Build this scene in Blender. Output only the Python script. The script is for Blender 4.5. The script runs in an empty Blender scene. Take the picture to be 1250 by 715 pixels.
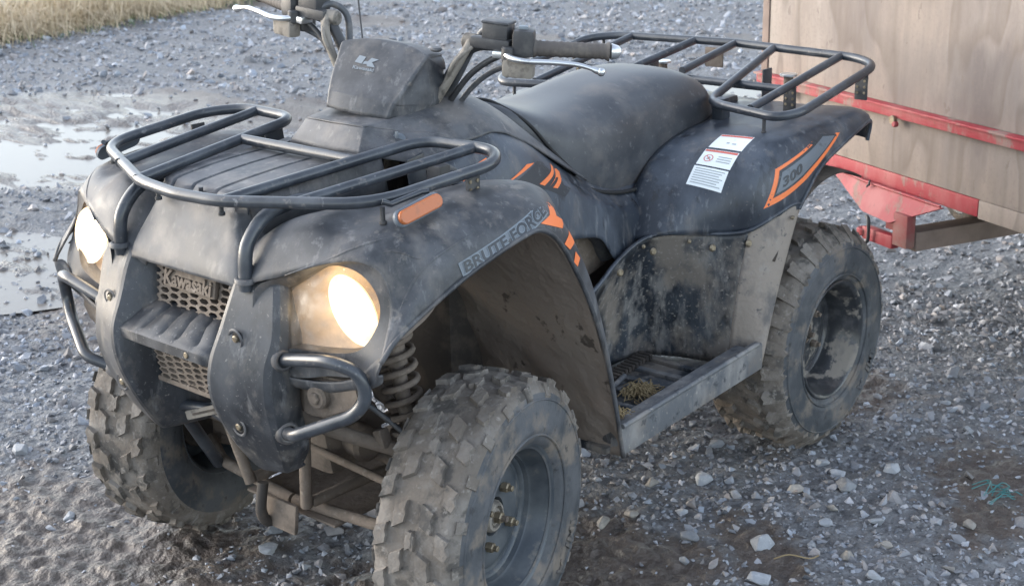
import bpy, bmesh, math, random
import numpy as np
from mathutils import Vector, Matrix
from mathutils.bvhtree import BVHTree
random.seed(7); RNG = np.random.default_rng(7)
R = math.radians
sc = bpy.context.scene
COL = sc.collection
# ------------------------------------------------------------------ camera
CAM = Vector((1.718, 1.9745, 1.452))
YAW, PITCH, ROLL = 3.85799, -0.31937, -0.02182
d_ = Vector((math.cos(YAW)*math.cos(PITCH), math.sin(YAW)*math.cos(PITCH), math.sin(PITCH)))
r_ = d_.cross(Vector((0, 0, 1))).normalized(); u_ = r_.cross(d_)
r2 = r_*math.cos(ROLL) + u_*math.sin(ROLL); u2 = -r_*math.sin(ROLL) + u_*math.cos(ROLL)
cd = bpy.data.cameras.new('camera'); cam = bpy.data.objects.new('camera', cd); COL.objects.link(cam)
mw = Matrix((r2, u2, -d_)).transposed().to_4x4(); mw.translation = CAM; cam.matrix_world = mw
cd.sensor_width = 36; cd.lens = 36*1730.83/1250; cd.clip_start = .05; cd.clip_end = 400
cd.dof.use_dof = True; cd.dof.focus_distance = 2.5; cd.dof.aperture_fstop = 11
sc.camera = cam
# ------------------------------------------------------------------ world and sun (dusk, high thin cloud)
SUN_EL, SUN_AZ = R(17), math.atan2(-1.0, 0.40)     # sun direction in plan, towards the far left
w = bpy.data.worlds.new('World'); sc.world = w; w.use_nodes = True
wn = w.node_tree.nodes; wl = w.node_tree.links
sky = wn.new('ShaderNodeTexSky'); sky.sky_type = 'NISHITA'; sky.sun_disc = False
sky.sun_elevation = SUN_EL; sky.sun_rotation = math.pi/2 - SUN_AZ
sky.air_density = 1.0; sky.dust_density = 1.0; sky.ozone_density = 1.2
bg = wn['Background']; bg.inputs[1].default_value = 0.15
hs = wn.new('ShaderNodeHueSaturation'); hs.inputs['Saturation'].default_value = .52     # thin high cloud greys the sky
wl.new(sky.outputs[0], hs.inputs['Color']); wl.new(hs.outputs[0], bg.inputs[0])
sd = bpy.data.lights.new('sun', 'SUN'); sun = bpy.data.objects.new('sun', sd); COL.objects.link(sun)
sd.energy = 0.5; sd.angle = R(70); sd.color = (1, .95, .90)
sv = Vector((math.cos(SUN_AZ)*math.cos(SUN_EL+R(6)), math.sin(SUN_AZ)*math.cos(SUN_EL+R(6)), math.sin(SUN_EL+R(6))))
sun.rotation_euler = sv.to_track_quat('Z', 'Y').to_euler()
sc.view_settings.view_transform = 'Standard'; sc.view_settings.look = 'None'
sc.view_settings.exposure = 2.1; sc.view_settings.gamma = 1
# ------------------------------------------------------------------ materials
def mat(name, base, rough=.5, metal=0, spots=(), bump=0, bscale=60, bdist=.002, spec=.5, emit=None, coat=0):
    """spots: (colour, scale, low, high, amount, stretch, roughness)"""
    m = bpy.data.materials.new(name); m.use_nodes = True
    n = m.node_tree.nodes; l = m.node_tree.links; b = n['Principled BSDF']
    b.inputs['Roughness'].default_value = rough; b.inputs['Metallic'].default_value = metal
    b.inputs['Specular IOR Level'].default_value = spec; b.inputs['Coat Weight'].default_value = coat
    tc = n.new('ShaderNodeTexCoord')
    col = n.new('ShaderNodeRGB'); col.outputs[0].default_value = (*base, 1); out = col.outputs[0]
    rv = n.new('ShaderNodeValue'); rv.outputs[0].default_value = rough; ro = rv.outputs[0]
    for i, s in enumerate(spots):
        c, scale, lo, hi, amt = s[:5]; st = s[5] if len(s) > 5 else (1, 1, 1); rr = s[6] if len(s) > 6 else None
        mp = n.new('ShaderNodeMapping'); mp.inputs['Scale'].default_value = st; mp.inputs['Location'].default_value = (i*3.7, i*1.3, i*2.1)
        l.new(tc.outputs['Object'], mp.inputs[0])
        t = n.new('ShaderNodeTexNoise'); t.inputs['Scale'].default_value = scale; t.inputs['Detail'].default_value = 8; t.inputs['Roughness'].default_value = .62
        l.new(mp.outputs[0], t.inputs['Vector'])
        mr = n.new('ShaderNodeMapRange'); mr.inputs[1].default_value = lo; mr.inputs[2].default_value = hi; mr.inputs[4].default_value = amt
        l.new(t.outputs[0], mr.inputs[0])
        mx = n.new('ShaderNodeMix'); mx.data_type = 'RGBA'; l.new(mr.outputs[0], mx.inputs[0]); l.new(out, mx.inputs[6]); mx.inputs[7].default_value = (*c, 1); out = mx.outputs[2]
        if rr is not None:
            m2 = n.new('ShaderNodeMix'); l.new(mr.outputs[0], m2.inputs[0]); l.new(ro, m2.inputs[2]); m2.inputs[3].default_value = rr; ro = m2.outputs[0]
    l.new(out, b.inputs['Base Color']); l.new(ro, b.inputs['Roughness'])
    if bump:
        t = n.new('ShaderNodeTexNoise'); t.inputs['Scale'].default_value = bscale; t.inputs['Detail'].default_value = 6
        l.new(tc.outputs['Object'], t.inputs['Vector'])
        bp = n.new('ShaderNodeBump'); bp.inputs['Strength'].default_value = bump; bp.inputs['Distance'].default_value = bdist
        l.new(t.outputs[0], bp.inputs['Height']); l.new(bp.outputs[0], b.inputs['Normal'])
    if emit:
        b.inputs['Emission Color'].default_value = (*emit[0], 1); b.inputs['Emission Strength'].default_value = emit[1]
    return m
DUST = (.20, .18, .165); MUD = (.13, .105, .085)
M = {}
M['plastic'] = mat('dusty charcoal plastic', (.029, .032, .038), .45, spots=[((.075, .079, .089), 16, .42, .60, .85, (1, 1, 1), .62), (DUST, 13, .50, .66, .5, (1, 1, .5), .85), ((.20, .20, .205), 50, .57, .68, .5, (1, 1, .25), .7), ((.24, .215, .19), 28, .60, .70, .5), (DUST, 170, .63, .70, .5, (1, 1, 1), .8), ((.02, .02, .024), 30, .64, .72, .5)], bump=.12, bscale=420, bdist=.0006)
M['plastic_hood'] = mat('dusty grey hood plastic', (.044, .047, .054), .50, spots=[((.105, .108, .117), 15, .42, .58, .85, (1, 1, 1), .62), (DUST, 14, .50, .66, .5), ((.24, .23, .22), 55, .58, .68, .45, (1, 1, .4)), ((.045, .048, .055), 9, .56, .66, .6), ((.30, .29, .28), 190, .66, .71, .5), ((.03, .03, .035), 26, .66, .75, .5)], bump=.12, bscale=420, bdist=.0006)
M['plastic_rear'] = mat('scuffed black plastic', (.020, .026, .037), .34, spots=[((.070, .084, .108), 7, .43, .62, .8, (1, 1, .6), .5), (DUST, 10, .54, .68, .45, (2, 2, .5), .85), ((.16, .17, .185), 60, .58, .67, .55, (1, 1, .25), .7), ((.008, .009, .012), 16, .56, .66, .75, (1.6, 1.6, .5), .25), (DUST, 150, .64, .71, .5)], bump=.1, bscale=420, bdist=.0006)
M['plastic_foot'] = mat('mud-streaked footwell plastic', (.017, .022, .03), .42, spots=[((.06, .072, .088), 9, .44, .62, .8, (1.3, 1.3, .5), .6), ((.20, .195, .19), 20, .50, .64, .75, (1.4, 1.4, .5), .85), ((.20, .175, .15), 8, .48, .60, .75, (1.2, 1.2, .8), .9), ((.26, .24, .22), 110, .57, .66, .7, (1, 1, 1), .9), ((.006, .007, .009), 13, .58, .68, .8, (1, 1, .7), .3)], bump=.3, bscale=180, bdist=.001)
M['mud_panel'] = mat('dried mud on plastic', (.25, .218, .19), .9, spots=[((.09, .09, .095), 16, .52, .66, .75, (1, 1, .6)), ((.05, .055, .065), 60, .60, .68, .8), ((.30, .28, .26), 30, .55, .7, .5)], bump=.6, bscale=90, bdist=.003)
M['rail'] = mat('scraped footboard rail', (.095, .103, .115), .55, spots=[((.20, .175, .15), 9, .50, .62, .6, (1, 1, .7), .9), ((.25, .245, .24), 14, .45, .62, .7, (1, 1, .5), .85), ((.03, .035, .045), 40, .58, .66, .8), ((.32, .30, .28), 90, .6, .68, .6)], bump=.4, bscale=150, bdist=.001)
M['liner'] = mat('mud caked arch liner', (.205, .168, .142), .93, spots=[((.21, .18, .155), 7, .4, .65, .8), ((.05, .04, .034), 14, .62, .66, .9), ((.19, .165, .145), 50, .58, .7, .6)], bump=.9, bscale=45, bdist=.006)
M['mudmetal'] = mat('mud covered metal', (.150, .122, .100), .88, spots=[((.075, .062, .052), 22, .5, .66, .8), ((.22, .19, .165), 60, .56, .68, .6)], bump=.7, bscale=80, bdist=.003)
M['dark'] = mat('dirty dark machinery', (.035, .03, .027), .75, spots=[((.10, .08, .065), 18, .48, .64, .7)], bump=.5, bscale=70, bdist=.003)
M['tube'] = mat('worn black rack tubing', (.026, .031, .040), .30, spots=[((.07, .08, .095), 14, .45, .65, .6, (1, 1, 1), .45), (DUST, 60, .60, .70, .5, (1, 1, 1), .8), ((.20, .20, .21), 30, .66, .7, .6)], bump=.08, bscale=300, bdist=.0006, spec=.6)
M['seat'] = mat('worn black vinyl', (.034, .038, .046), .40, spots=[((.075, .08, .09), 5, .42, .60, .8, (1, 1, 1), .5), (DUST, 9, .52, .70, .40, (1, 1, 1), .65), ((.16, .16, .165), 70, .60, .70, .5, (1, .3, 1), .6), (DUST, 120, .64, .71, .4)], bump=.15, bscale=600, bdist=.0006)
M['rubber'] = mat('dusty tyre rubber', (.04, .046, .054), .66, spots=[((.095, .10, .11), 9, .42, .62, .8), ((.19, .16, .132), 14, .50, .64, .75, (1, 1, 1), .9), ((.02, .02, .022), 40, .6, .68, .7)], bump=.35, bscale=150, bdist=.0015)
M['tread'] = mat('muddy tyre tread', (.125, .108, .093), .88, spots=[((.20, .185, .17), 12, .45, .60, .75), ((.06, .056, .052), 17, .53, .60, .85), ((.28, .26, .24), 70, .58, .68, .6)], bump=.8, bscale=110, bdist=.003)
M['rim'] = mat('dirty black steel rim', (.04, .05, .062), .4, metal=.2, spots=[((.10, .11, .12), 10, .42, .62, .7, (1, 1, 1), .6), ((.20, .185, .165), 26, .58, .7, .6, (1, 1, 1), .9)], bump=.2, bscale=120, bdist=.001)
M['rim_mud'] = mat('mud in black steel rim', (.03, .033, .038), .28, spots=[((.22, .20, .175), 12, .54, .58, .9, (1, 1, 1), .9), ((.09, .09, .095), 30, .5, .65, .6)], bump=.3, bscale=100, bdist=.001)
M['nut'] = mat('tarnished brass nut', (.26, .22, .16), .5, metal=.7, spots=[((.10, .08, .06), 60, .5, .65, .8)])
M['steel'] = mat('bright worn alloy', (.62, .64, .66), .28, metal=.9, spots=[((.25, .26, .27), 40, .55, .7, .6)])
M['grip'] = mat('brown dusty grip rubber', (.085, .075, .07), .75, spots=[((.14, .125, .11), 40, .5, .65, .7)], bump=.3, bscale=200, bdist=.001)
M['black'] = mat('black plastic housing', (.035, .036, .04), .5, spots=[((.12, .115, .11), 25, .5, .7, .6)], bump=.2, bscale=200, bdist=.001)
M['sheath'] = mat('muddy cable sheath', (.22, .20, .175), .85, spots=[((.06, .055, .05), 30, .5, .62, .8)], bump=.5, bscale=120, bdist=.002)
M['hose'] = mat('grey rubber hose', (.07, .075, .085), .5, spots=[((.16, .15, .14), 30, .5, .68, .7)])
M['orange'] = mat('orange decal', (.78, .19, .055), .5, spots=[((.45, .2, .12), 40, .62, .7, .6)])
M['decalgrey'] = mat('pale grey decal', (.115, .135, .16), .45, spots=[((.07, .08, .09), 60, .58, .68, .7)])
M['decaldark'] = mat('dark decal', (.025, .03, .038), .45, spots=[((.10, .11, .12), 60, .6, .68, .6)])
M['lamp_warm'] = mat('warm lit reflector', (1, .9, .75), .4, emit=((1, .70, .34), .50))
M['plastic_low'] = mat('dark muddy bumper plastic', (.022, .025, .031), .46, spots=[((.062, .067, .077), 13, .44, .62, .8, (1, 1, .6), .6), ((.17, .155, .14), 22, .53, .66, .5, (1, 1, .6), .85), ((.17, .17, .175), 60, .58, .68, .5, (1, 1, .3), .7), ((.26, .25, .235), 150, .62, .69, .6)], bump=.2, bscale=300, bdist=.0008)
M['logo'] = mat('pale printed logo', (.17, .20, .23), .5)
M['white'] = mat('white sticker', (.72, .76, .78), .5, spots=[((.4, .42, .44), 50, .62, .7, .5)])
M['printred'] = mat('faded red print', (.55, .13, .10), .6)
M['printgrey'] = mat('grey print', (.30, .33, .34), .6)
M['redpaint'] = mat('chipped red paint', (.27, .020, .032), .6, spots=[((.34, .11, .11), 7, .46, .62, .7, (1, 1, .4)), ((.23, .185, .16), 12, .54, .60, .8, (1, 1, .5), .9), ((.20, .05, .045), 60, .60, .66, .7)], bump=.25, bscale=60)
M['redfaded'] = mat('mud faded red paint', (.22, .05, .052), .75, spots=[((.20, .14, .12), 10, .45, .6, .7), ((.22, .05, .05), 50, .55, .66, .6)], bump=.3, bscale=80)
M['timber'] = mat('muddy timber beam', (.23, .175, .15), .9, spots=[((.13, .10, .085), 8, .4, .65, .8)], bump=.4, bscale=60)
M['puddle'] = mat('puddle water', (.17, .155, .14), .22, spec=.13, bump=.12, bscale=25, bdist=.004)
M['straw'] = mat('dry straw', (.50, .40, .26), .8, spots=[((.66, .56, .42), 6, .42, .62, .8), ((.22, .16, .08), 9, .58, .72, .6)])
M['grass'] = mat('green grass', (.12, .19, .07), .7)
M['hay'] = mat('hay wisps', (.26, .20, .11), .8, spots=[((.2, .14, .07), 30, .5, .65, .7)])
M['twine'] = mat('blue green twine', (.045, .17, .18), .8, spots=[((.15, .2, .19), 60, .5, .62, .6)])
M['gap'] = mat('black joints and painted shadow', (.008, .008, .009), .7)  # flat black for panel joints and for shadow painted into gaps and recesses
M['amber'] = mat('amber reflector', (.42, .115, .03), .35, spots=[((.30, .10, .04), 60, .5, .65, .6)], bump=.5, bscale=200, bdist=.001)
M['reflector'] = mat('lamp reflector', (.36, .30, .245), .45, metal=.3, spots=[((.36, .29, .22), 12, .45, .7, .7), ((.9, .85, .75), 120, .66, .7, .8)])
M['bulb'] = mat('lit lamp bowl', (1, .9, .75), .4, emit=((1, .60, .26), .26))
M['bulb_core'] = mat('lit lamp core', (1, .95, .85), .4, emit=((1, .84, .58), 2.6))

# plywood: stained grain with long waves
def plywood():
    m = mat('weathered plywood', (.28, .235, .205), .85, spots=[((.165, .145, .142), 1.6, .44, .56, .85, (1, 1, .45)), ((.12, .10, .10), 2.3, .55, .64, .6, (1.4, 1.4, .4)), ((.35, .31, .28), 3, .48, .62, .7, (1, 1, .35)), ((.17, .14, .125), 24, .66, .68, .8, (1.3, 1.3, .7)), ((.19, .16, .14), 90, .5, .7, .5)], bump=.15, bscale=80)
    n = m.node_tree.nodes; l = m.node_tree.links; b = n['Principled BSDF']
    tc = n.new('ShaderNodeTexCoord'); mp = n.new('ShaderNodeMapping'); mp.inputs['Scale'].default_value = (1, 1, .30)
    l.new(tc.outputs['Object'], mp.inputs[0])
    nz = n.new('ShaderNodeTexNoise'); nz.inputs['Scale'].default_value = 2.1; nz.inputs['Detail'].default_value = 3.5; l.new(mp.outputs[0], nz.inputs['Vector'])
    mu = n.new('ShaderNodeMath'); mu.operation = 'MULTIPLY'; mu.inputs[1].default_value = 13; l.new(nz.outputs[0], mu.inputs[0])
    fr = n.new('ShaderNodeMath'); fr.operation = 'FRACT'; l.new(mu.outputs[0], fr.inputs[0])
    cr = n.new('ShaderNodeValToRGB'); e = cr.color_ramp.elements; e[0].position = 0; e[0].color = (.0, .0, .0, 1); e[1].position = 1; e[1].color = (0, 0, 0, 1)
    x = e.new(.10); x.color = (.45, .45, .45, 1); x = e.new(.45); x.color = (.05, .05, .05, 1)
    l.new(fr.outputs[0], cr.inputs[0])
    g = n.new('ShaderNodeTexNoise'); g.inputs['Scale'].default_value = 60; mp2 = n.new('ShaderNodeMapping'); mp2.inputs['Scale'].default_value = (1, 1, .03)
    l.new(tc.outputs['Object'], mp2.inputs[0]); l.new(mp2.outputs[0], g.inputs['Vector'])
    ad = n.new('ShaderNodeMath'); ad.operation = 'MULTIPLY_ADD'; l.new(g.outputs[0], ad.inputs[0]); ad.inputs[1].default_value = .45; l.new(cr.outputs[0], ad.inputs[2])
    src = b.inputs['Base Color'].links[0].from_socket
    mx = n.new('ShaderNodeMix'); mx.data_type = 'RGBA'; l.new(ad.outputs[0], mx.inputs[0]); l.new(src, mx.inputs[6]); mx.inputs[7].default_value = (.13, .105, .09, 1)
    l.new(mx.outputs[2], b.inputs['Base Color']); return m
M['plywood'] = plywood()

def glassmat():
    m = bpy.data.materials.new('dusty headlight lens'); m.use_nodes = True
    n = m.node_tree.nodes; l = m.node_tree.links; b = n['Principled BSDF']
    b.inputs['Base Color'].default_value = (.34, .29, .25, 1); b.inputs['Roughness'].default_value = .22
    tr = n.new('ShaderNodeBsdfTransparent'); mx = n.new('ShaderNodeMixShader')
    tc = n.new('ShaderNodeTexCoord'); t = n.new('ShaderNodeTexNoise'); t.inputs['Scale'].default_value = 45; t.inputs['Detail'].default_value = 8
    l.new(tc.outputs['Object'], t.inputs['Vector'])
    mr = n.new('ShaderNodeMapRange'); mr.inputs[1].default_value = .35; mr.inputs[2].default_value = .75; mr.inputs[3].default_value = .88; mr.inputs[4].default_value = .45
    l.new(t.outputs[0], mr.inputs[0]); l.new(mr.outputs[0], mx.inputs[0])
    l.new(b.outputs[0], mx.inputs[1]); l.new(tr.outputs[0], mx.inputs[2]); l.new(mx.outputs[0], n['Material Output'].inputs[0]); return m
M['lens'] = glassmat()

# ------------------------------------------------------------------ helpers
def tag(o, label=None, cat=None, group=None, kind=None):
    if label: o['label'] = label
    if cat: o['category'] = cat
    if group: o['group'] = group
    if kind: o['kind'] = kind
    return o
def empty(name, loc=(0, 0, 0), parent=None):
    o = bpy.data.objects.new(name, None); COL.objects.link(o); o.location = loc; o.parent = parent; o.empty_display_size = .1
    return o
def mesh(name, V, F, m, parent=None, smooth=True, auto=None):
    me = bpy.data.meshes.new(name); me.from_pydata([tuple(v) for v in V], [], [tuple(f) for f in F]); me.update()
    if m is not None: me.materials.append(m)
    if smooth:
        me.polygons.foreach_set('use_smooth', [True]*len(me.polygons))
        if auto is not None: me.set_sharp_from_angle(angle=R(auto))
    o = bpy.data.objects.new(name, me); COL.objects.link(o); o.parent = parent
    return o
class MB:
    def __init__(s): s.V = []; s.F = []
    def add(s, V, F):
        b = len(s.V); s.V += [tuple(v) for v in V]; s.F += [tuple(i+b for i in f) for f in F]; return s
    def build(s, name, m, parent=None, smooth=True, auto=40): return mesh(name, s.V, s.F, m, parent, smooth, auto)
def crs(P, k, closed=False):
    P = np.asarray(P, float); n = len(P)
    if n < 3 or k < 2: return P
    if closed: Q = np.concatenate([P[-1:], P, P[:2]]); segs = n
    else: Q = np.concatenate([2*P[:1]-P[1:2], P, 2*P[-1:]-P[-2:-1]]); segs = n-1
    out = []
    for i in range(segs):
        a, b, c, e = Q[i], Q[i+1], Q[i+2], Q[i+3]
        for j in range(k):
            t = j/k; out.append(.5*((2*b)+(-a+c)*t+(2*a-5*b+4*c-e)*t*t+(-a+3*b-3*c+e)*t**3))
    if not closed: out.append(P[-1])
    return np.array(out)
def fillet(P, r, n=6, closed=False):
    P = [Vector(p) for p in P]; out = []; N = len(P)
    rr = r if isinstance(r, (list, tuple)) else [r]*N
    for i, p in enumerate(P):
        if not closed and i in (0, N-1): out.append(p); continue
        a = (P[i-1]-p); b = (P[(i+1) % N]-p); t = min(rr[i], a.length*.48, b.length*.48)
        if t < 1e-4: out.append(p); continue
        A = p+a.normalized()*t; B = p+b.normalized()*t
        for j in range(n+1):
            s = j/n; out.append(A*(1-s)**2+p*2*s*(1-s)+B*s*s)
    return out
def tube_geo(P, r, seg=12, closed=False, caps=True):
    P = [Vector(p) for p in P]; N = len(P); V = []; F = []
    T = []
    for i in range(N):
        a = P[(i-1) % N] if (closed or i > 0) else P[i]; b = P[(i+1) % N] if (closed or i < N-1) else P[i]
        T.append((b-a).normalized())
    n = T[0].orthogonal().normalized(); prev = T[0]
    for i in range(N):
        q = prev.rotation_difference(T[i]); n = q @ n; n = (n-T[i]*n.dot(T[i])).normalized(); prev = T[i]; bn = T[i].cross(n)
        ri = r[i] if isinstance(r, (list, tuple, np.ndarray)) else r
        for j in range(seg):
            a = 2*math.pi*j/seg; V.append(P[i]+(n*math.cos(a)+bn*math.sin(a))*ri)
    for i in range(N if closed else N-1):
        for j in range(seg):
            a = i*seg+j; b = i*seg+(j+1) % seg; c = ((i+1) % N)*seg+(j+1) % seg; e = ((i+1) % N)*seg+j; F.append((a, b, c, e))
    if caps and not closed: F.append(tuple(range(seg))[::-1]); F.append(tuple((N-1)*seg+j for j in range(seg)))
    return V, F
def tube(name, P, r, m, parent=None, seg=12, closed=False, sm=0, fil=0):
    if fil: P = fillet(P, fil, closed=closed)
    if sm: P = crs(P, sm, closed)
    V, F = tube_geo(P, r, seg, closed); return mesh(name, V, F, m, parent, True, 50)
def box_geo(c, s, rot=None, bev=0):
    bm = bmesh.new(); bmesh.ops.create_cube(bm, size=1)
    bmesh.ops.scale(bm, vec=s, verts=bm.verts)
    if bev: bmesh.ops.bevel(bm, geom=bm.edges[:]+bm.verts[:], offset=bev, segments=2, affect='EDGES', profile=.6)
    if rot is not None: bmesh.ops.rotate(bm, matrix=rot, verts=bm.verts)
    bmesh.ops.translate(bm, vec=c, verts=bm.verts); bm.verts.index_update()
    V = [v.co.copy() for v in bm.verts]; F = [[v.index for v in f.verts] for f in bm.faces]; bm.free(); return V, F
def box(name, c, s, m, parent=None, rot=None, bev=.003):
    V, F = box_geo(c, s, rot, bev); return mesh(name, V, F, m, parent, True, 35)
def frame(axis, up=(0, 0, 1)):
    a = Vector(axis).normalized(); u = Vector(up); u = (u-a*u.dot(a)).normalized(); s = u.cross(a)
    return Matrix((s, u, a)).transposed()
def lathe_geo(prof, seg=48, M4=None, wob=0):
    """prof: (r, h) along +Z local"""
    V = []; F = []
    for i, (r, h) in enumerate(prof):
        for j in range(seg):
            a = 2*math.pi*j/seg; v = Vector((r*math.cos(a), r*math.sin(a), h)); V.append(M4 @ v if M4 else v)
    for i in range(len(prof)-1):
        for j in range(seg): F.append((i*seg+j, i*seg+(j+1) % seg, (i+1)*seg+(j+1) % seg, (i+1)*seg+j))
    return V, F
def stadium_geo(L, r, h, seg=10, bev=.002):
    """rounded oblong block, long axis x, thickness z"""
    V = []; F = []
    for z, rr in ((-h/2, r), (h/2-bev, r), (h/2, r-bev)):
        for sx in (1, -1):
            for k in range(seg+1):
                a = -math.pi/2+math.pi*k/seg+(0 if sx > 0 else math.pi); V.append(Vector((sx*L/2+rr*math.cos(a), rr*math.sin(a), z)))
    n = 2*(seg+1)
    for i in range(2):
        for j in range(n): F.append((i*n+j, i*n+(j+1) % n, (i+1)*n+(j+1) % n, (i+1)*n+j))
    F.append(tuple(range(n))[::-1]); F.append(tuple(range(2*n, 3*n))); return V, F
def cyl_geo(c, axis, r, h, seg=20, bev=0, r2=None):
    fr = frame(axis, (0, 0, 1) if abs(Vector(axis).normalized().z) < .9 else (1, 0, 0)).to_4x4(); fr.translation = Vector(c)
    r2 = r if r2 is None else r2
    V, F = lathe_geo([(1e-4, -h/2), (r-bev, -h/2), (r, -h/2+bev), (r2, h/2-bev), (r2-bev, h/2), (1e-4, h/2)], seg, fr); return V, F
def cyl(name, c, axis, r, h, m, parent=None, seg=20, bev=.001, r2=None):
    V, F = cyl_geo(c, axis, r, h, seg, bev, r2); return mesh(name, V, F, m, parent, True, 40)
def grid_geo(G, ku, kv):
    G = np.asarray(G, float); G = crs(G, ku); G = np.swapaxes(crs(np.swapaxes(G, 0, 1), kv), 0, 1)
    a, b, _ = G.shape; V = G.reshape(-1, 3)
    F = [(i*b+j, (i+1)*b+j, (i+1)*b+j+1, i*b+j+1) for i in range(a-1) for j in range(b-1)]
    return V, F
BV = {}
def surf(name, G, m, parent, ku=6, kv=6, t=.004, mirror=True, key=None, flip=False, auto=None):
    V, F = grid_geo(G, ku, kv)
    if flip: F = [f[::-1] for f in F]
    if key: BV[key] = BVHTree.FromPolygons([Vector(v) for v in V], F)
    obs = []
    for s in ((1, -1) if mirror else (1,)):
        VV = V*np.array([1, s, 1]); FF = F if s == 1 else [f[::-1] for f in F]
        o = mesh(name, VV, FF, m, parent, True, auto)
        if t: md = o.modifiers.new('thickness', 'SOLIDIFY'); md.thickness = t; md.offset = 0; md.use_even_offset = False
        obs.append(o)
    return obs
def full(H):
    """half rows (y>=0, first point on y=0) -> full rows"""
    out = []
    for row in H:
        row = [tuple(p) for p in row]; out.append([(x, -y, z) for x, y, z in row[:0:-1]]+row)
    return out
def conform(V, key, direction, off=.0035, back=.4):
    d = Vector(direction).normalized(); out = []
    for v in V:
        v = Vector(v); h = BV[key].ray_cast(v-d*back, d)
        out.append((h[0]-d*off) if h[0] is not None else v)
    return out
def poly_geo(P, sub=.012):
    """flat polygon in 3D, triangulated then subdivided so that it can follow a surface"""
    bm = bmesh.new(); f = bm.faces.new([bm.verts.new(p) for p in P]); bmesh.ops.triangulate(bm, faces=[f])
    for _ in range(4):
        es = [e for e in bm.edges if e.calc_length() > sub]
        if not es: break
        bmesh.ops.subdivide_edges(bm, edges=es, cuts=1); bmesh.ops.triangulate(bm, faces=bm.faces[:])
    bm.verts.index_update(); V = [v.co.copy() for v in bm.verts]; F = [[v.index for v in f.verts] for f in bm.faces]; bm.free(); return V, F
def text_geo(s, size, extrude=0, offset=0, shear=0, space=1.0, sub=None):
    cu = bpy.data.curves.new('t', 'FONT'); cu.body = s; cu.size = size; cu.extrude = extrude; cu.offset = offset; cu.shear = shear
    cu.align_x = 'CENTER'; cu.align_y = 'CENTER'; cu.space_character = space; cu.resolution_u = 3
    o = bpy.data.objects.new('t', cu); COL.objects.link(o)
    dg = bpy.context.evaluated_depsgraph_get(); dg.update(); me = bpy.data.meshes.new_from_object(o.evaluated_get(dg))
    if sub:
        bm = bmesh.new(); bm.from_mesh(me); bmesh.ops.triangulate(bm, faces=bm.faces[:])
        for _ in range(3):
            es = [e for e in bm.edges if e.calc_length() > sub]
            if es: bmesh.ops.subdivide_edges(bm, edges=es, cuts=1); bmesh.ops.triangulate(bm, faces=bm.faces[:])
        bm.to_mesh(me); bm.free()
    V = [v.co.copy() for v in me.vertices]; F = [list(p.vertices) for p in me.polygons]
    bpy.data.objects.remove(o); bpy.data.curves.remove(cu); return V, F
def place(V, o, ex, ey, sx=1, sy=1, ez=None):
    o, ex, ey = Vector(o), Vector(ex), Vector(ey); ez = ez or ex.cross(ey)
    return [o+ex*(v[0]*sx)+ey*(v[1]*sy)+ez*v[2] for v in V]

# ------------------------------------------------------------------ noise for the ground
def vnoise(x, y, seed):
    xi = np.floor(x).astype(int); yi = np.floor(y).astype(int); xf = x-xi; yf = y-yi
    def h(a, b):
        n = (a*374761393+b*668265263+seed*1442695041) & 0xffffffff; n = ((n ^ (n >> 13))*1274126177) & 0xffffffff
        return ((n ^ (n >> 16)) & 0xffff)/65535.0
    u = xf*xf*(3-2*xf); v = yf*yf*(3-2*yf)
    return (h(xi, yi)*(1-u)+h(xi+1, yi)*u)*(1-v)+(h(xi, yi+1)*(1-u)+h(xi+1, yi+1)*u)*v-.5
def sstep(a, b, x): t = np.clip((x-a)/(b-a), 0, 1); return t*t*(3-2*t)
def blob(x, y, cx, cy, rx, ry, a):
    c, s = math.cos(a), math.sin(a); X = (x-cx)*c+(y-cy)*s; Y = -(x-cx)*s+(y-cy)*c
    return np.exp(-((X/rx)**2+(Y/ry)**2))
def wetband(x, y):
    """the wet rutted band that runs behind the quad's far side"""
    return np.clip(blob(x, y, -2.55, -4.5, 1.5, .60, R(78))+blob(x, y, -1.9, -4.2, 1.0, .35, R(78))+.9*blob(x, y, -.84, -2.6, .30, .5, R(60)), 0, 1)
def mudmask(x, y):
    n = vnoise(x*1.3, y*1.3, 5)+.5*vnoise(x*3.1, y*3.1, 6)
    m = np.maximum.reduce([blob(x, y, .35, -.6, .5, .6, 0), blob(x, y, .15, .45, .55, .55, 0), blob(x, y, -.28, .36, .34, .36, .5),  .75*blob(x, y, -1.25, .85, .30, .22, .4), .9*blob(x, y, -.62, .62, .26, .12, .9), .9*blob(x, y, -.40, .42, .20, .30, .7), .85*blob(x, y, -1.05, .92, .22, .13, .3), .6*blob(x, y, -.72, -2.0, .5, .6, 0), .9*wetband(x, y)])
    m = np.maximum(m, .7*sstep(.10, .42, n))
    return np.clip(m+n*.5, 0, 1)
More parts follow.
